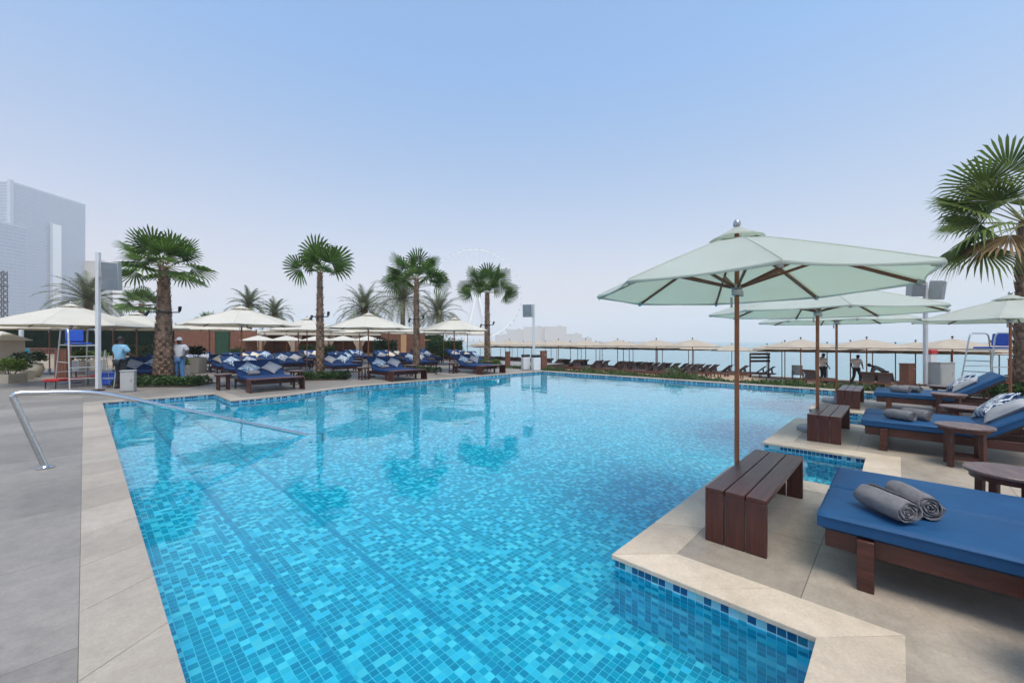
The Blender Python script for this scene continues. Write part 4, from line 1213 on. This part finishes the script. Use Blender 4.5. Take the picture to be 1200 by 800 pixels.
# ------------------------------------------------------------------ left edge: kiosk, planters, wall, shade backdrop
def kiosk():
    p = W(-30, 19.5); root = thing('kiosk', 'cream kiosk with a sloping roof at the left edge', 'kiosk', p, .12)
    b = MB(); b.box((0, .3, .82), (2.6, 1.2, 1.64)); b.build('wall', 'cream', root, bevel=.01)
    r = MB(); r.add([(-1.5, -.45, 1.68), (1.5, -.45, 1.68), (1.5, 1.05, 1.68), (-1.5, 1.05, 1.68), (-.9, .3, 2.1), (.9, .3, 2.1), (-1.5, -.45, 1.643), (1.5, -.45, 1.643), (1.5, 1.05, 1.643), (-1.5, 1.05, 1.643)],
          [(0, 1, 5, 4), (1, 2, 5), (2, 3, 4, 5), (3, 0, 4), (0, 6, 7, 1), (1, 7, 8, 2), (2, 8, 9, 3), (3, 9, 6, 0), (6, 9, 8, 7)]); r.build('roof', 'canopy_w', root)
    MB().box((0, -.312, .45), (2.66, .03, .12)).build('plinth', 'stone', root)
kiosk()
def planter(label, loc, w_, d_, h, fol, mat='stone', fh=.42, rz=0.0, seed=3, rnd_=False, vase=False):
    root = thing('planter', label, 'planter', loc, rz)
    mb = MB()
    if vase: mb.lathe([(.12, 0), (.20, .12), (.27, .32), (.25, .50), (.20, .58), (.23, .62), (.20, .62), (.17, .56), (.001, .54)], 24)
    else:
        for x, y, sx, sy in ((0, -d_/2+.03, w_, .06), (0, d_/2-.03, w_, .06), (-w_/2+.03, 0, .06, d_-.122), (w_/2-.03, 0, .06, d_-.122)): mb.box((x, y, h/2), (sx, sy, h))
        mb.box((0, 0, h*.45), (w_-.124, d_-.124, h*.8))
    mb.build('pot', mat, root, bevel=0 if vase else .008, smooth=40 if vase else None)
    if fol:
        f, st = MB(), MB(); r_ = random.Random(seed)
        for _ in range(7):
            c = (r_.uniform(-.32, .32)*w_, r_.uniform(-.3, .3)*d_, h+fh*r_.uniform(.3, .6))
            leaf_blob(f, c, (w_*.36, w_*.32, fh*.55), 90, .13, r_)
            st.tube([(c[0]*.4, c[1]*.4, h*.8), c], [.015, .006], 4)
        f.build('foliage', fol, root); st.build('stems', 'soil', root)
    return root
planter('square stone planter with a bright green bush at the left edge', W(12, 15.8), .62, .62, .34, 'bushy', fh=.55, seed=3)
planter('small stone planter with dark foliage right of the bright green bush', W(24, 17.0), .55, .55, .36, 'bushd', fh=.75, seed=4)
planter('rounded tan vase pot beside the dark plant at the left edge', W(42, 18.2), .5, .5, .6, 'bushd', 'stone', .5, seed=5, vase=True)
planter('cream block planter with reddish leaves right of the thick first palm', W(229, 21.0), .75, .6, .78, 'bushd', 'cream', .5, seed=6)
planter('low planter with yellow green leaves right of the thick first palm trunk', W(212, 18.2), .5, .4, .45, 'bushy', 'stone', .4, seed=8)
planter('pale round pot with flowers behind the wooden pillar at the left', W(97, 20.5), .6, .6, .62, 'bushy', 'cream', .5, seed=9, vase=True)
planter('pale planter of yellow green shrubs behind the lifeguard chair at the left', W(104, 23), 1.5, .5, .55, 'bushy', 'cream', .5, seed=10)

def low_wall(label, a, b, h, th, mat, name='low_wall', rail=False, cat='wall'):
    a, b = Vector(a), Vector(b); d_ = b-a; L = d_.length
    root = thing(name, label, cat, (a+b)/2, math.atan2(d_.y, d_.x))
    m = MB(); m.box((0, 0, h/2), (L, th, h)); m.build('wall', mat, root, bevel=.006)
    MB().box((0, 0, h+.022), (L+.04, th+.06, .04)).build('coping', mat, root, bevel=.005)
    if rail:
        r = MB(); r.box((0, 0, h+.40), (L, .07, .06)).box((0, 0, h+.09), (L, .05, .05))
        n = int(L/.14)
        for i in range(n+1): r.box((-L/2+L*i/n, 0, h+.24), (.035, .035, .27))
        r.build('railing', 'fence', root)
    return root
low_wall('low cream wall with a brown balustrade behind the cream umbrella at the left', W(22, 25), W(66, 24), .78, .2, 'cream', rail=True)
low_wall('low cream wall behind the yellow green shrubs at the left', W(88, 26), W(150, 27), .6, .2, 'cream')

def fence(label, a, b, h, mat, name='fence', board=.14, group=None, cat='fence'):
    a, b = Vector(a), Vector(b); d_ = b-a; L = d_.length
    root = thing(name, label, cat, (a+b)/2, math.atan2(d_.y, d_.x), group)
    m = MB(); n = max(1, int(L/board))
    for i in range(n): m.box((-L/2+L*(i+.5)/n, 0, h/2+.02), (L/n-.008, .03, h-.02))
    m.build('boards', mat, root)
    r = MB(); r.box((0, .04, h*.2), (L, .05, .08)).box((0, .04, h*.85), (L, .05, .08)); r.build('rails', mat, root)
    k = max(1, int(L/2.4))
    for i in range(k+1): MB().box((-L/2+L*i/k, .10, h/2+.05), (.1, .07, h+.1)).build('post', mat, root)
    return root
fence('dark green backdrop coloured like the shade under the umbrellas at the left', W(-40, 31), W(205, 33), 3.0, 'screen', 'shade_backdrop', .5)  # dark boards standing in for the shade below the umbrellas
fence('red brown board fence right of the thick first palm', W(205, 32), W(252, 33), 2.55, 'fence')
fence('tall dark green panel between two brown fence pieces', W(253, 33), W(268, 33.2), 2.5, 'fencegreen', 'screen_panel', .9)
fence('red brown board fence behind the umbrella left of the second palm', W(268, 33.3), W(300, 34), 2.5, 'fence')
fence('red brown fence behind the curtained cabanas', W(300, 39.5), W(440, 43.5), 2.4, 'fence')
fence('short tan board fence with green shrubs right of the cabanas', W(448, 38), W(498, 42), 2.5, 'fence')
def hedge(label, a, b, h, th, mat, seed, group='clipped hedges behind the terrace'):
    a, b = Vector(a), Vector(b); d_ = b-a; L = d_.length; r_ = random.Random(seed)
    root = thing('hedge', label, 'hedge', (a+b)/2, math.atan2(d_.y, d_.x), group)
    f = MB(); n = int(L*h*320)
    for _ in range(n):
        x, z = r_.uniform(-L/2, L/2), r_.uniform(0, h)
        y = -th/2*(.6+.5*noise.noise(Vector((x*1.5, z*1.5, seed)))) if r_.random() < .8 else r_.uniform(-th/2, th/2)
        if z > h*(.86+.2*noise.noise(Vector((x*1.1, seed, 0)))): continue
        d2 = Vector((r_.uniform(-1, 1), r_.uniform(-1.4, .3), r_.uniform(-.3, 1))).normalized(); sd = d2.cross(Vector((r_.uniform(-1, 1), .2, r_.uniform(-1, 1)))).normalized()
        p = Vector((x, y, z)); l = r_.uniform(.1, .2)
        f.add([p, p+d2*l*.5+sd*l*.28, p+d2*l, p+d2*l*.5-sd*l*.28], [(0, 1, 2, 3)])
    f.build('foliage', mat, root)
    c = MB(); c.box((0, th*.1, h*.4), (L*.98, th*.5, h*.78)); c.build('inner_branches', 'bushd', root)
    return root
hedge('bright green hedge left of the cabanas, behind the terrace umbrellas', W(270, 31.5), W(286, 31.8), 1.3, .6, 'bush', 71)
hedge('green hedge between the cabanas behind the second palm', W(350, 36), W(392, 37), 1.5, .7, 'bush', 72)
hedge('tall dark green hedge left of the third palm', W(437, 35), W(465, 36), 2.1, .8, 'bushd', 73)
hedge('large loose green shrub mass right of the third palm', W(500, 36), W(541, 38), 2.1, 1.2, 'bush', 74)
hedge('dark green hedge behind the thick first palm', W(140, 30), W(200, 31), 1.6, .6, 'bushd', 75)
hedge('tall green hedge rising behind the right end of the cabanas', W(462, 44), W(520, 46), 2.9, 1.0, 'bush', 76)

def cabana(label, loc, rz):
    root = thing('cabana', label, 'cabana', loc, rz, 'curtained cabanas at the back of the terrace')
    for x in (-1.5, 1.5):
        for y in (-1.3, 1.3): MB().box((x, y, 1.15), (.12, .12, 2.3)).build('post', 'fence', root)
    r = MB(); r.box((0, 0, 2.38), (3.3, 2.9, .14)); r.build('roof', 'canopy_c', root)
    v = MB(); v.box((0, -1.46, 2.24), (3.3, .02, .14)); v.build('valance', 'canopy_c', root)
    w_ = MB(); w_.box((0, 1.42, 1.15), (3.0, .04, 2.28)); w_.build('back_wall', 'fence', root)
    for x0, sg in ((-1.42, 1), (1.42, -1)):
        c = MB(); n = 18; lo, hi = [], []
        for lev, (z, wd) in enumerate(((2.3, .75), (1.7, .62), (1.05, .30), (.5, .36), (.06, .42))):
            for i in range(n+1):
                u = i/n; c.v.append((x0+sg*u*wd, -1.33+.05*math.sin(u*19)*(.6+.4*wd), z))
        for a in range(4):
            for i in range(n): c.f.append((a*(n+1)+i, a*(n+1)+i+1, (a+1)*(n+1)+i+1, (a+1)*(n+1)+i))
        o = c.build('curtain', 'curtain', root, smooth=60); so_ = o.modifiers.new('cloth', 'SOLIDIFY'); so_.thickness = .012
    d2 = MB(); d2.box((0, .5, .22), (2.3, 1.2, .40)); d2.build('day_bed', 'cream', root, bevel=.05)
    return root
CB = Proto(cabana('x', (0, 0, 0), 0))
for i, px in enumerate((292, 330, 368, 405, 440)):
    CB.put(W(px, 36.5+i*.9), .25, f'cabana with tied beige curtains at the back of the terrace, {ordinal(i)} from the left', 'curtained cabanas at the back of the terrace')
for px, Y, h, w_, nm in ((472, 40, 2.5, .7, 'orange tan gate pillar left of the third palm trunk'), (501.5, 40.5, 1.7, .55, 'orange tan gate pillar right of the third palm trunk')):
    root = thing('gate_pillar', nm, 'pillar', W(px, Y), .2); MB().box((0, 0, h/2), (w_, w_, h)).build('shaft', 'tanpillar', root, bevel=.02); MB().box((0, 0, h+.04), (w_+.14, w_+.14, .08)).build('cap', 'tanpillar', root, bevel=.01)

# ------------------------------------------------------------------ beach furniture
def beach_lounger():
    root = thing('beach_lounger', 'x', 'beach lounger')
    f = MB()
    for sx in (-.32, .32):
        f.box((sx, .95, .30), (.045, 1.9, .08))
        for y in (.2, 1.5): f.box((sx, y, .13), (.06, .06, .26))
    for y in (.05, 1.86): f.box((0, y, .30), (.6, .04, .07))
    f.build('frame', 'beachwood', root)
    s = MB()
    for i in range(10): s.box((0, .1+i*.115, .352), (.66, .085, .02))
    s.build('seat', 'beachdark', root)
    b = MB(); rot = Matrix.Rotation(R(40), 3, 'X')
    for i in range(7): b.box(rot @ Vector((0, .06+i*.11, 0)) + Vector((0, 1.22, .36)), (.66, .09, .022), rot)
    for sx in (-.3, .3): b.box(rot @ Vector((sx, .4, -.03)) + Vector((0, 1.22, .36)), (.04, .82, .035), rot)
    b.bar((0, 1.72, .30), (0, 1.66, .70), .5, .02)
    b.build('backrest', 'beachdark', root)
    return root
BL = Proto(beach_lounger())
gBL = 'dark wooden loungers in rows on the beach'
r_ = random.Random(77)
for s0, nm in ((24.6, 'front row'), (25.7, 'second row'), (28.3, 'third row'), (29.3, 'fourth row'), (31.9, 'fifth row'), (32.9, 'sixth row'), (35.6, 'back row')):
    row = []
    for k in range(-3, 27):
        t = 4.3+2.1*k + r_.uniform(-.15, .15)
        if -.8 < t < 8.5: continue
        if t < 0 and s0 < 28: continue
        s = s0+r_.uniform(-.15, .15); p = P(s, t-1, beach_z(s))
        if 560 < px_of(p) < 1215: row.append((px_of(p), s, t))
    row.sort()
    for i, (px, s, t) in enumerate(row):
        BL.put(P(s, t, beach_z(s)), ANG+PI+r_.uniform(-.12, .12), f'dark slatted beach lounger in the {nm} from the pool, {ordinal(i)} from the left', gBL)
for px, Y, rz, lb in ((1028, 22.3, 2.2, 'tan slatted beach lounger beside the crouching man, left of a pair'), (1044, 21.8, 2.25, 'tan slatted beach lounger beside the crouching man, right of a pair'),
                      (974, 22.6, 1.9, 'reddish wooden beach lounger near the standing man with a raised arm')):
    p = W(px, Y); s = CA*p.x+SA*p.y; p.z = beach_z(s)
    BL.put(p, rz, lb, gBL)

def menu_rack(loc):
    root = thing('notice_rack', 'dark wooden rack of three boards on two posts before the sea', 'notice board', loc, .15)
    for sx in (-.75, .75): MB().box((sx, 0, .9), (.07, .07, 1.8)).build('post', 'beachdark', root)
    for z in (1.73, 1.48, 1.22): MB().box((0, -.045, z), (1.65, .03, .16)).build('board', 'beachdark', root)
p = W(890, 29.5); menu_rack(W(890, 29.5, beach_z(CA*p.x+SA*p.y)))
def deck_chair(loc, rz):
    root = thing('armchair', 'grey armchair standing alone on the sand between two beach umbrellas', 'chair', loc, rz)
    MB().box((0, 0, .42), (.6, .6, .08)).build('seat', 'grey', root, bevel=.02)
    MB().box((0, .30, .72), (.6, .07, .56), Matrix.Rotation(R(-8), 3, 'X')).build('backrest', 'grey', root, bevel=.02)
    for sx in (-.29, .29):
        MB().box((sx, .0, .62), (.05, .6, .04)).build('armrest', 'dark', root)
        for y in (-.27, .27): MB().box((sx, y, .30), (.045, .045, .60)).build('leg', 'dark', root)
p = W(935, 26.5); deck_chair(W(935, 26.5, beach_z(CA*p.x+SA*p.y)), -.5)
def red_flag_box(loc):
    root = thing('red_toolbox', 'small red box on a white stand beside the pale cabinet on the right', 'box', loc, .2)
    MB().box((0, 0, .55), (.3, .26, 1.1)).build('stand', 'white', root, bevel=.01); MB().box((0, 0, 1.19), (.34, .3, .17)).build('box', 'red', root, bevel=.02)
red_flag_box(W(1090, 16.2))
def small_sign(label, loc, z, w_, h, mat='white', rz=0):
    root = thing('notice_sign', label, 'sign', loc, rz)
    MB().box((0, .02, z/2), (.05, .03, z)).build('post', 'fence', root); MB().box((0, -.012, z), (w_, .02, h)).build('panel', mat, root, bevel=.003)
    e = MB()
    for i in range(4): e.box((0, -.0245, z+h*.32-i*h*.2), (w_*.7*(1-.15*(i % 2)), .004, h*.06))
    e.build('text_lines', 'grey', root)
small_sign('small white notice on a brown post behind the metal lifeguard chair', W(88.5, 16.6), .62, .30, .40)
def tealbox(loc):
    root = thing('towel_cart', 'teal towel box beside the cream wall at the left', 'cart', loc, .1)
    MB().box((0, 0, .95), (.35, .3, .5)).build('bin', 'teal', root, bevel=.02); MB().box((0, 0, .35), (.3, .26, .68)).build('stand', 'white', root)
tealbox(W(28, 23))
def thin_post(label, loc, h, r, mat):
    root = thing('round_post', label, 'post', loc); MB().lathe([(r, 0.02), (r, h), (.001, h+.02)], 12).build('shaft', mat, root, smooth=40); MB().lathe([(r*2, 0), (r*2, .02), (r, .03)], 12).build('foot', mat, root, smooth=30)
thin_post('white round post behind the kiosk under the cream umbrella at the left', W(25, 21), 3.0, .09, 'white')
# blue rescue kit behind the grey box
root = thing('storage_crate', 'blue plastic crate on the floor between the white post and the grey box', 'crate', W(128, 14.9), .3)
MB().box((0, 0, .22), (.5, .4, .40)).build('body', 'chairblue', root, bevel=.02); MB().box((0, 0, .445), (.54, .44, .045)).build('lid', 'chairblue', root, bevel=.01)
root = thing('step_ladder', 'thin metal step ladder right of the white post at the left', 'ladder', W(131, 14.3), .35)
lm = MB()
for sx in (-.2, .2): lm.tube([(sx, -.32, 0), (sx*.9, 0, 1.3)], .016, 6).tube([(sx, .32, 0), (sx*.9, 0.02, 1.3)], .014, 6)
lm.build('frame', 'alu', root)
lm = MB()
for f in (.25, .5, .75): lm.box((0, -.32*(1-f), 1.3*f), (.38, .09, .025))
lm.build('step', 'alu', root)

# ------------------------------------------------------------------ skyline
def tower(label, p0, p1, h, depth, name='tower_block', floors=52, bays=40):
    """glass slab: long face from p0 to p1 (world xy), depth away from the viewer's right"""
    p0, p1 = Vector(p0), Vector(p1); d_ = p1-p0; L = d_.length; rz = math.atan2(d_.y, d_.x)
    root = thing(name, label, 'skyscraper', (p0.x, p0.y, 0), rz)
    b = MB(); b.box((L/2, depth/2, h/2), (L, depth, h)); b.build('glass_body', 'tower', root)
    f = MB()
    for i in range(floors+1):
        z = h*i/floors; f.box((L/2, -.35, z), (L+.6, .7, .9 if i < floors else 3)).box((-.35, depth/2, z), (.7, depth, .9))
    f.build('floor_bands', 'towerw', root)
    m = MB()
    for i in range(bays+1): m.box((L*i/bays, -.15, h/2), (.5, .3, h))
    m.build('mullions', 'towerw', root)
    e = MB(); e.box((0, 0, h/2+1.5), (4.5, 4.5, h+3)); e.build('corner_fin', 'towerw', root)
    return root
tower('tall blue glass tower with a slanting roof line at the far left', (-741, 600), (-739, 703), 237, 40)
tower('lower pale glass tower cut by the left edge', (-655, 440), (-650, 543), 153, 40, floors=34)
root = thing('tower_block', 'bright cream lift shaft slab standing out of the tall glass tower', 'skyscraper', (-737.4, 650, 0), PI/2)
MB().box((6.5, -1, 95), (13, 2, 190)).build('shaft', 'wheel', root); MB().box((-1.0, -1.4, 95), (1.6, 2.6, 191)).build('edge_fin', 'towerw', root)
def block(label, px, Y, w_, h, d_=25, floors=12, group='hazy cream hotels across the water', mat='hotelfront', z0=0.0, bays=14, rz=0.0, cat='building', name='hotel_block'):
    root = thing(name, label, cat, W(px, Y, z0), rz, group)
    b = MB(); b.box((0, d_/2, h/2), (w_, d_, h)); b.build('wall', mat, root)
    r = MB(); r.box((0, d_/2, h+.6), (w_+1, d_+1, 1.2)); r.box((w_*.2, d_/2, h+3.2), (w_*.2, d_*.4, 4)); r.build('roof', mat, root)
    return root
block('small cream high block between the glass tower and the white post', 107, 700, 24, 139, 25, 28, None, bays=6)
for px, Y, w_, h, lb in ((604, 1500, 57, 44, 'hazy grey block of the hotel row, leftmost, under the right rim of the wheel'), (627, 1440, 69, 52, 'hazy cream block of the hotel row, behind the speaker post'), (651, 1410, 66, 52, 'long hazy cream block of the hotel row right of the speaker post'),
                         (672, 1500, 54, 28, 'low hazy block at the right end of the hotel row'), (686, 1575, 45, 15, 'lowest hazy block where the hotel row ends'), (588, 1590, 45, 26, 'low hazy block of the hotel row behind the palm by the wheel')):
    block(lb, px, Y, w_*1.15, h, floors=max(3, int(h/3.6)))
mb = MB(); n = 30
for k in range(n):
    pass
isl = MB(); top = [(math.cos(2*PI*k/40)*520*(1+.08*math.sin(5*k)), math.sin(2*PI*k/40)*480*(1+.1*math.sin(3*k)), 0) for k in range(40)]
isl.add([(x, y, 1.0) for x, y, z in top]+[(x*1.03, y*1.03, -2.4) for x, y, z in top]+[(0, 0, 1.0)], [(k, (k+1) % 40, 40+(k+1) % 40, 40+k) for k in range(40)]+[(80, k, (k+1) % 40) for k in range(40)])
io = isl.build('island_ground', 'land'); io.location = (20, 1380, 0); io['kind'] = 'structure'

def wheel():
    Yc = 1135; c = W(558.5, Yc, 133); rr = 124
    root = thing('observation_wheel', 'giant white observation wheel faint in the haze behind the palms', 'ferris wheel', (c.x, c.y, 1.0), R(12))
    zc = 132
    for dy in (-4, 4):
        t_ = MB(); n = 96
        t_.tube([(rr*math.cos(2*PI*k/n), dy, zc+rr*math.sin(2*PI*k/n)) for k in range(n+1)], .9, 8, False); t_.build('rim', 'wheel', root, smooth=60)
    tr = MB(); n = 96
    for k in range(n):
        a, b = 2*PI*k/n, 2*PI*(k+1)/n
        tr.bar((rr*math.cos(a), -4, zc+rr*math.sin(a)), (rr*math.cos(b), 4, zc+rr*math.sin(b)), .6, .6)
    tr.build('rim_lattice', 'wheel', root)
    for k in range(48):
        a = 2*PI*(k+.5)/48
        cb = MB(); cb.lathe([(.01, -2.6), (1.4, -2.2), (1.9, -.8), (1.9, .8), (1.4, 2.2), (.01, 2.6)], 10, ((rr+4.4)*math.cos(a), 0, zc+(rr+4.4)*math.sin(a))); cb.build('cabin', 'towerw', root, smooth=50)
    sp = MB()
    for k in range(48):
        a = 2*PI*k/48
        for dy in (-4, 4): sp.bar((5*math.cos(a), dy*2, zc+5*math.sin(a)), (rr*math.cos(a), dy, zc+rr*math.sin(a)), .22, .22)
    sp.build('spokes', 'wheel', root)
    MB().tube([(0, -16, zc), (0, 16, zc)], 5, 20).build('hub', 'wheel', root, smooth=40)
    for sx in (-1, 1):
        for sy in (-1, 1):
            MB().tube([(sx*1.5, sy*13, zc), (sx*33, sy*30, 0)], [3.2, 2.8], 12).build('leg', 'wheel', root, smooth=40)
wheel()
def lattice_mast():
    root = thing('lattice_mast', 'thin dark lattice mast before the glass tower at the left edge', 'mast', W(3, 210), .3)
    m = MB(); h = 38
    for sx in (-1, 1):
        for sy in (-1, 1): m.bar((sx*1.3, sy*1.3, 0), (sx*1.1, sy*1.1, h), .3, .3)
    for k in range(13):
        z = h*k/13; z2 = h*(k+1)/13
        for a, b in (((-1.2, -1.2), (1.2, -1.2)), ((1.2, -1.2), (1.2, 1.2)), ((1.2, 1.2), (-1.2, 1.2)), ((-1.2, 1.2), (-1.2, -1.2))):
            m.bar((*a, z), (*b, z2), .18, .18); m.bar((*b, z), (*a, z2), .18, .18)
    m.build('mast', 'dark', root)
    t2 = MB()
    for z in (12, 22, 30): t2.box((1.0, -1.6, z), (5, .5, .4))
    t2.build('platform', 'dark', root)
lattice_mast()
# ------------------------------------------------------------------ people
def skin_mesh(verts, edges, root=0, sub=2):
    me = bpy.data.meshes.new('body'); me.from_pydata([v[0] for v in verts], edges, [])
    ob = bpy.data.objects.new('tmp', me); col.objects.link(ob)
    sk = ob.modifiers.new('skin', 'SKIN'); sk.use_smooth_shade = True
    for i, v in enumerate(verts):
        r = v[1]; r = r if isinstance(r, tuple) else (r, r)
        me.skin_vertices[0].data[i].radius = r; me.skin_vertices[0].data[i].use_root = (i == root)
    sb = ob.modifiers.new('sub', 'SUBSURF'); sb.levels = sub; sb.render_levels = sub
    dg = bpy.context.evaluated_depsgraph_get()
    m2 = bpy.data.meshes.new_from_object(ob.evaluated_get(dg))
    bpy.data.objects.remove(ob); bpy.data.meshes.remove(me)
    return m2

def person(label, loc, rz, J, shirt, trousers, cap=None, hold=None):
    """J: joint positions in metres, figure faces +y"""
    root = thing('person', label, 'person', loc, rz)
    V = {k: Vector(v) for k, v in J.items()}
    V['hipL'] = V['pelvis']+V.get('hipoff', Vector((.09, 0, -.04))); V['hipR'] = V['pelvis']+Vector((-V.get('hipoff', Vector((.09, 0, -.04))).x, 0, -.04))
    names, vs, es = {}, [], []
    def add(n, p, r): names[n] = len(vs); vs.append((tuple(p), r)); return n
    def chain(*ns):
        for a, b in zip(ns, ns[1:]): es.append((names[a], names[b]))
    add('pelvis', V['pelvis'], (.125, .10)); add('waist', V['pelvis'].lerp(V['chest'], .4), (.115, .09)); add('chest', V['chest'], (.14, .105))
    add('neckb', V['neck'], .058); hd = (V['head']-V['neck']).normalized()
    add('neck', V['neck']+hd*.05, .05); add('jaw', V['neck']+hd*.11+V['face']*.012, (.068, .075)); add('skull', V['head']+hd*.02, (.078, .092)); add('crown', V['head']+hd*.09, (.055, .065))
    add('nose', V['head']+V['face']*.105-hd*.01, .012)
    chain('pelvis', 'waist', 'chest', 'neckb', 'neck', 'jaw', 'skull', 'crown'); es.append((names['skull'], names['nose']))
    for S, sg in (('L', 1), ('R', -1)):
        add('sh'+S, V['sh'+S], .062); add('el'+S, V['el'+S], .042); add('wr'+S, V['wr'+S], .028)
        hdv = (V['wr'+S]-V['el'+S]).normalized(); add('palm'+S, V['wr'+S]+hdv*.06, (.022, .038))
        chain('chest', 'sh'+S, 'el'+S, 'wr'+S, 'palm'+S)
        side = hdv.cross(Vector((1, 0, 0))); side = side.normalized() if side.length > .1 else Vector((0, 1, 0))
        inn = Vector((-sg, 0, 0))
        for q in range(4):
            o_ = side*(.03-.02*q); l = (.075, .085, .08, .062)[q]
            a = add(f'f{S}{q}a', V['wr'+S]+hdv*.10+o_, .009); b = add(f'f{S}{q}b', V['wr'+S]+hdv*(.10+l*.55)+o_*1.15+inn*.008, .008); c = add(f'f{S}{q}c', V['wr'+S]+hdv*(.10+l*.95)+o_*1.1+inn*.026, .007)
            chain('palm'+S, a, b, c)
        a = add(f't{S}a', V['wr'+S]+hdv*.045+side*.045, .011); b = add(f't{S}b', V['wr'+S]+hdv*.095+side*.062+inn*.01, .009); chain('palm'+S, a, b)
        add('hip'+S, V['hip'+S], .088); add('kn'+S, V['kn'+S], .056); add('an'+S, V['an'+S], .038); add('toe'+S, V['an'+S]+V['toe'+S]*.17+Vector((0, 0, -.055)), (.04, .028)); add('heel'+S, V['an'+S]-V['toe'+S]*.04+Vector((0, 0, -.05)), .036)
        chain('pelvis', 'hip'+S, 'kn'+S, 'an'+S, 'toe'+S); es.append((names['an'+S], names['heel'+S]))
    link_mesh('body', skin_mesh(vs, es, names['pelvis']), 'skin', root)
    # clothes: separate shells a little outside the body
    def sub(part, grow, cut=None):
        ids = [names[p] for p in part]; mp = {i: k for k, i in enumerate(ids)}
        v2 = [(vs[i][0], tuple(x+grow for x in (vs[i][1] if isinstance(vs[i][1], tuple) else (vs[i][1],)*2))) for i in ids]
        return v2, [(mp[a], mp[b]) for a, b in es if a in mp and b in mp]
    for S in 'LR':
        add('sleeve'+S, V['sh'+S].lerp(V['el'+S], .75), .052); es.append((names['sh'+S], names['sleeve'+S]))
        add('cuff'+S, V['kn'+S].lerp(V['an'+S], .9), .05); es.append((names['kn'+S], names['cuff'+S]))
    v2, e2 = sub(['pelvis', 'waist', 'chest', 'neckb', 'shL', 'shR', 'sleeveL', 'sleeveR'], .034)
    link_mesh('shirt', skin_mesh(v2, e2, 0), shirt, root)
    v2, e2 = sub(['pelvis', 'hipL', 'hipR', 'knL', 'knR', 'cuffL', 'cuffR'], .02)
    link_mesh('trousers', skin_mesh(v2, e2, 0), trousers, root)
    for S in 'LR':
        sh = MB(); a = V['an'+S]; d_ = V['toe'+S]; up = Vector((0, 0, 1)); x = d_.cross(up).normalized(); rot = Matrix((x, d_, up)).transposed()
        sh.box(a+d_*.06+Vector((0, 0, -.055)), (.098, .29, .07), rot); sh.build('shoe', 'dark', root, bevel=.02)
    hb = MB(); zc = V['head']+hd*.035; n = 12
    q = Vector((0, 0, 1)).rotation_difference(hd).to_matrix()
    prof = [(.098, -.02), (.102, .02), (.09, .065), (.055, .10), (.001, .112)]
    m2 = MB().lathe(prof, 16); hb.add([q @ Vector((v[0]*.88, v[1], v[2]))+zc-V['face']*.012 for v in m2.v], m2.f)
    if cap: 
        f = V['face']; hb.bar(zc+f*.06, zc+f*.17+hd*-.01, .15, .012)
    hb.build('cap' if cap else 'hair', cap or 'hair', root, smooth=50)
    return root
F = (0, 1, 0)
def stand(h=1.0, **kw):
    J = dict(pelvis=(0, 0, .93), chest=(0, -.01, 1.30), neck=(0, 0, 1.47), head=(0, .02, 1.63), face=F, shL=(.19, 0, 1.41), shR=(-.19, 0, 1.41), elL=(.25, -.03, 1.13), elR=(-.25, -.03, 1.13), wrL=(.26, .06, .90), wrR=(-.26, .06, .90),
             knL=(.11, .03, .50), knR=(-.11, .03, .50), anL=(.12, 0, .09), anR=(-.12, 0, .09), toeL=F, toeR=F)
    J.update(kw); return J
def bp(px, Y):
    p = W(px, Y); return W(px, Y, beach_z(CA*p.x+SA*p.y))
person('man in a light blue shirt and dark shorts seen from behind at the left', W(141, 13.9), -.15, stand(elL=(.27, .08, 1.16), wrL=(.22, .28, 1.10), elR=(-.29, .05, 1.16), wrR=(-.26, .25, 1.02)), 'shirtb', 'trous')
person('man in a white shirt and white cap facing the pool right of the first palm', W(210.5, 15.9), PI+.1, stand(elL=(.28, -.05, 1.15), wrL=(.24, .16, 1.04), elR=(-.28, -.05, 1.15), wrR=(-.24, .16, 1.04)), 'shirtw', 'trousb', cap='shirtw')
person('man in a white shirt walking on the beach, looking down', bp(1003.5, 23.6), -1.1, stand(chest=(0, .05, 1.30), neck=(0, .09, 1.46), head=(0, .17, 1.58), face=(0, .86, -.5), knL=(.10, .22, .52), anL=(.10, .22, .09), knR=(-.10, -.02, .50), anR=(-.10, -.32, .14), elL=(.24, .10, 1.13), wrL=(.2, .28, .98), elR=(-.25, 0, 1.12), wrR=(-.23, .12, .92)), 'shirtw', 'trous')
person('man in a white shirt with one arm raised on the beach', bp(964.5, 24.6), -1.5, stand(elR=(-.42, .16, 1.44), wrR=(-.42, .38, 1.62), elL=(.25, .02, 1.12), wrL=(.22, .18, .95)), 'shirtw', 'trous')
person('man in a grey shirt bending over the tan beach loungers', bp(1032, 23.3), 1.1, stand(pelvis=(0, -.18, .80), chest=(0, .16, 1.02), neck=(0, .31, 1.10), head=(0, .46, 1.14), face=(0, .6, -.8), shL=(.19, .25, 1.06), shR=(-.19, .25, 1.06), elL=(.22, .36, .80), elR=(-.22, .36, .80), wrL=(.16, .46, .56), wrR=(-.16, .46, .56), knL=(.12, .10, .47), knR=(-.12, .10, .47), anL=(.12, -.06, .09), anR=(-.12, -.06, .09)), 'shirtg', 'trous')
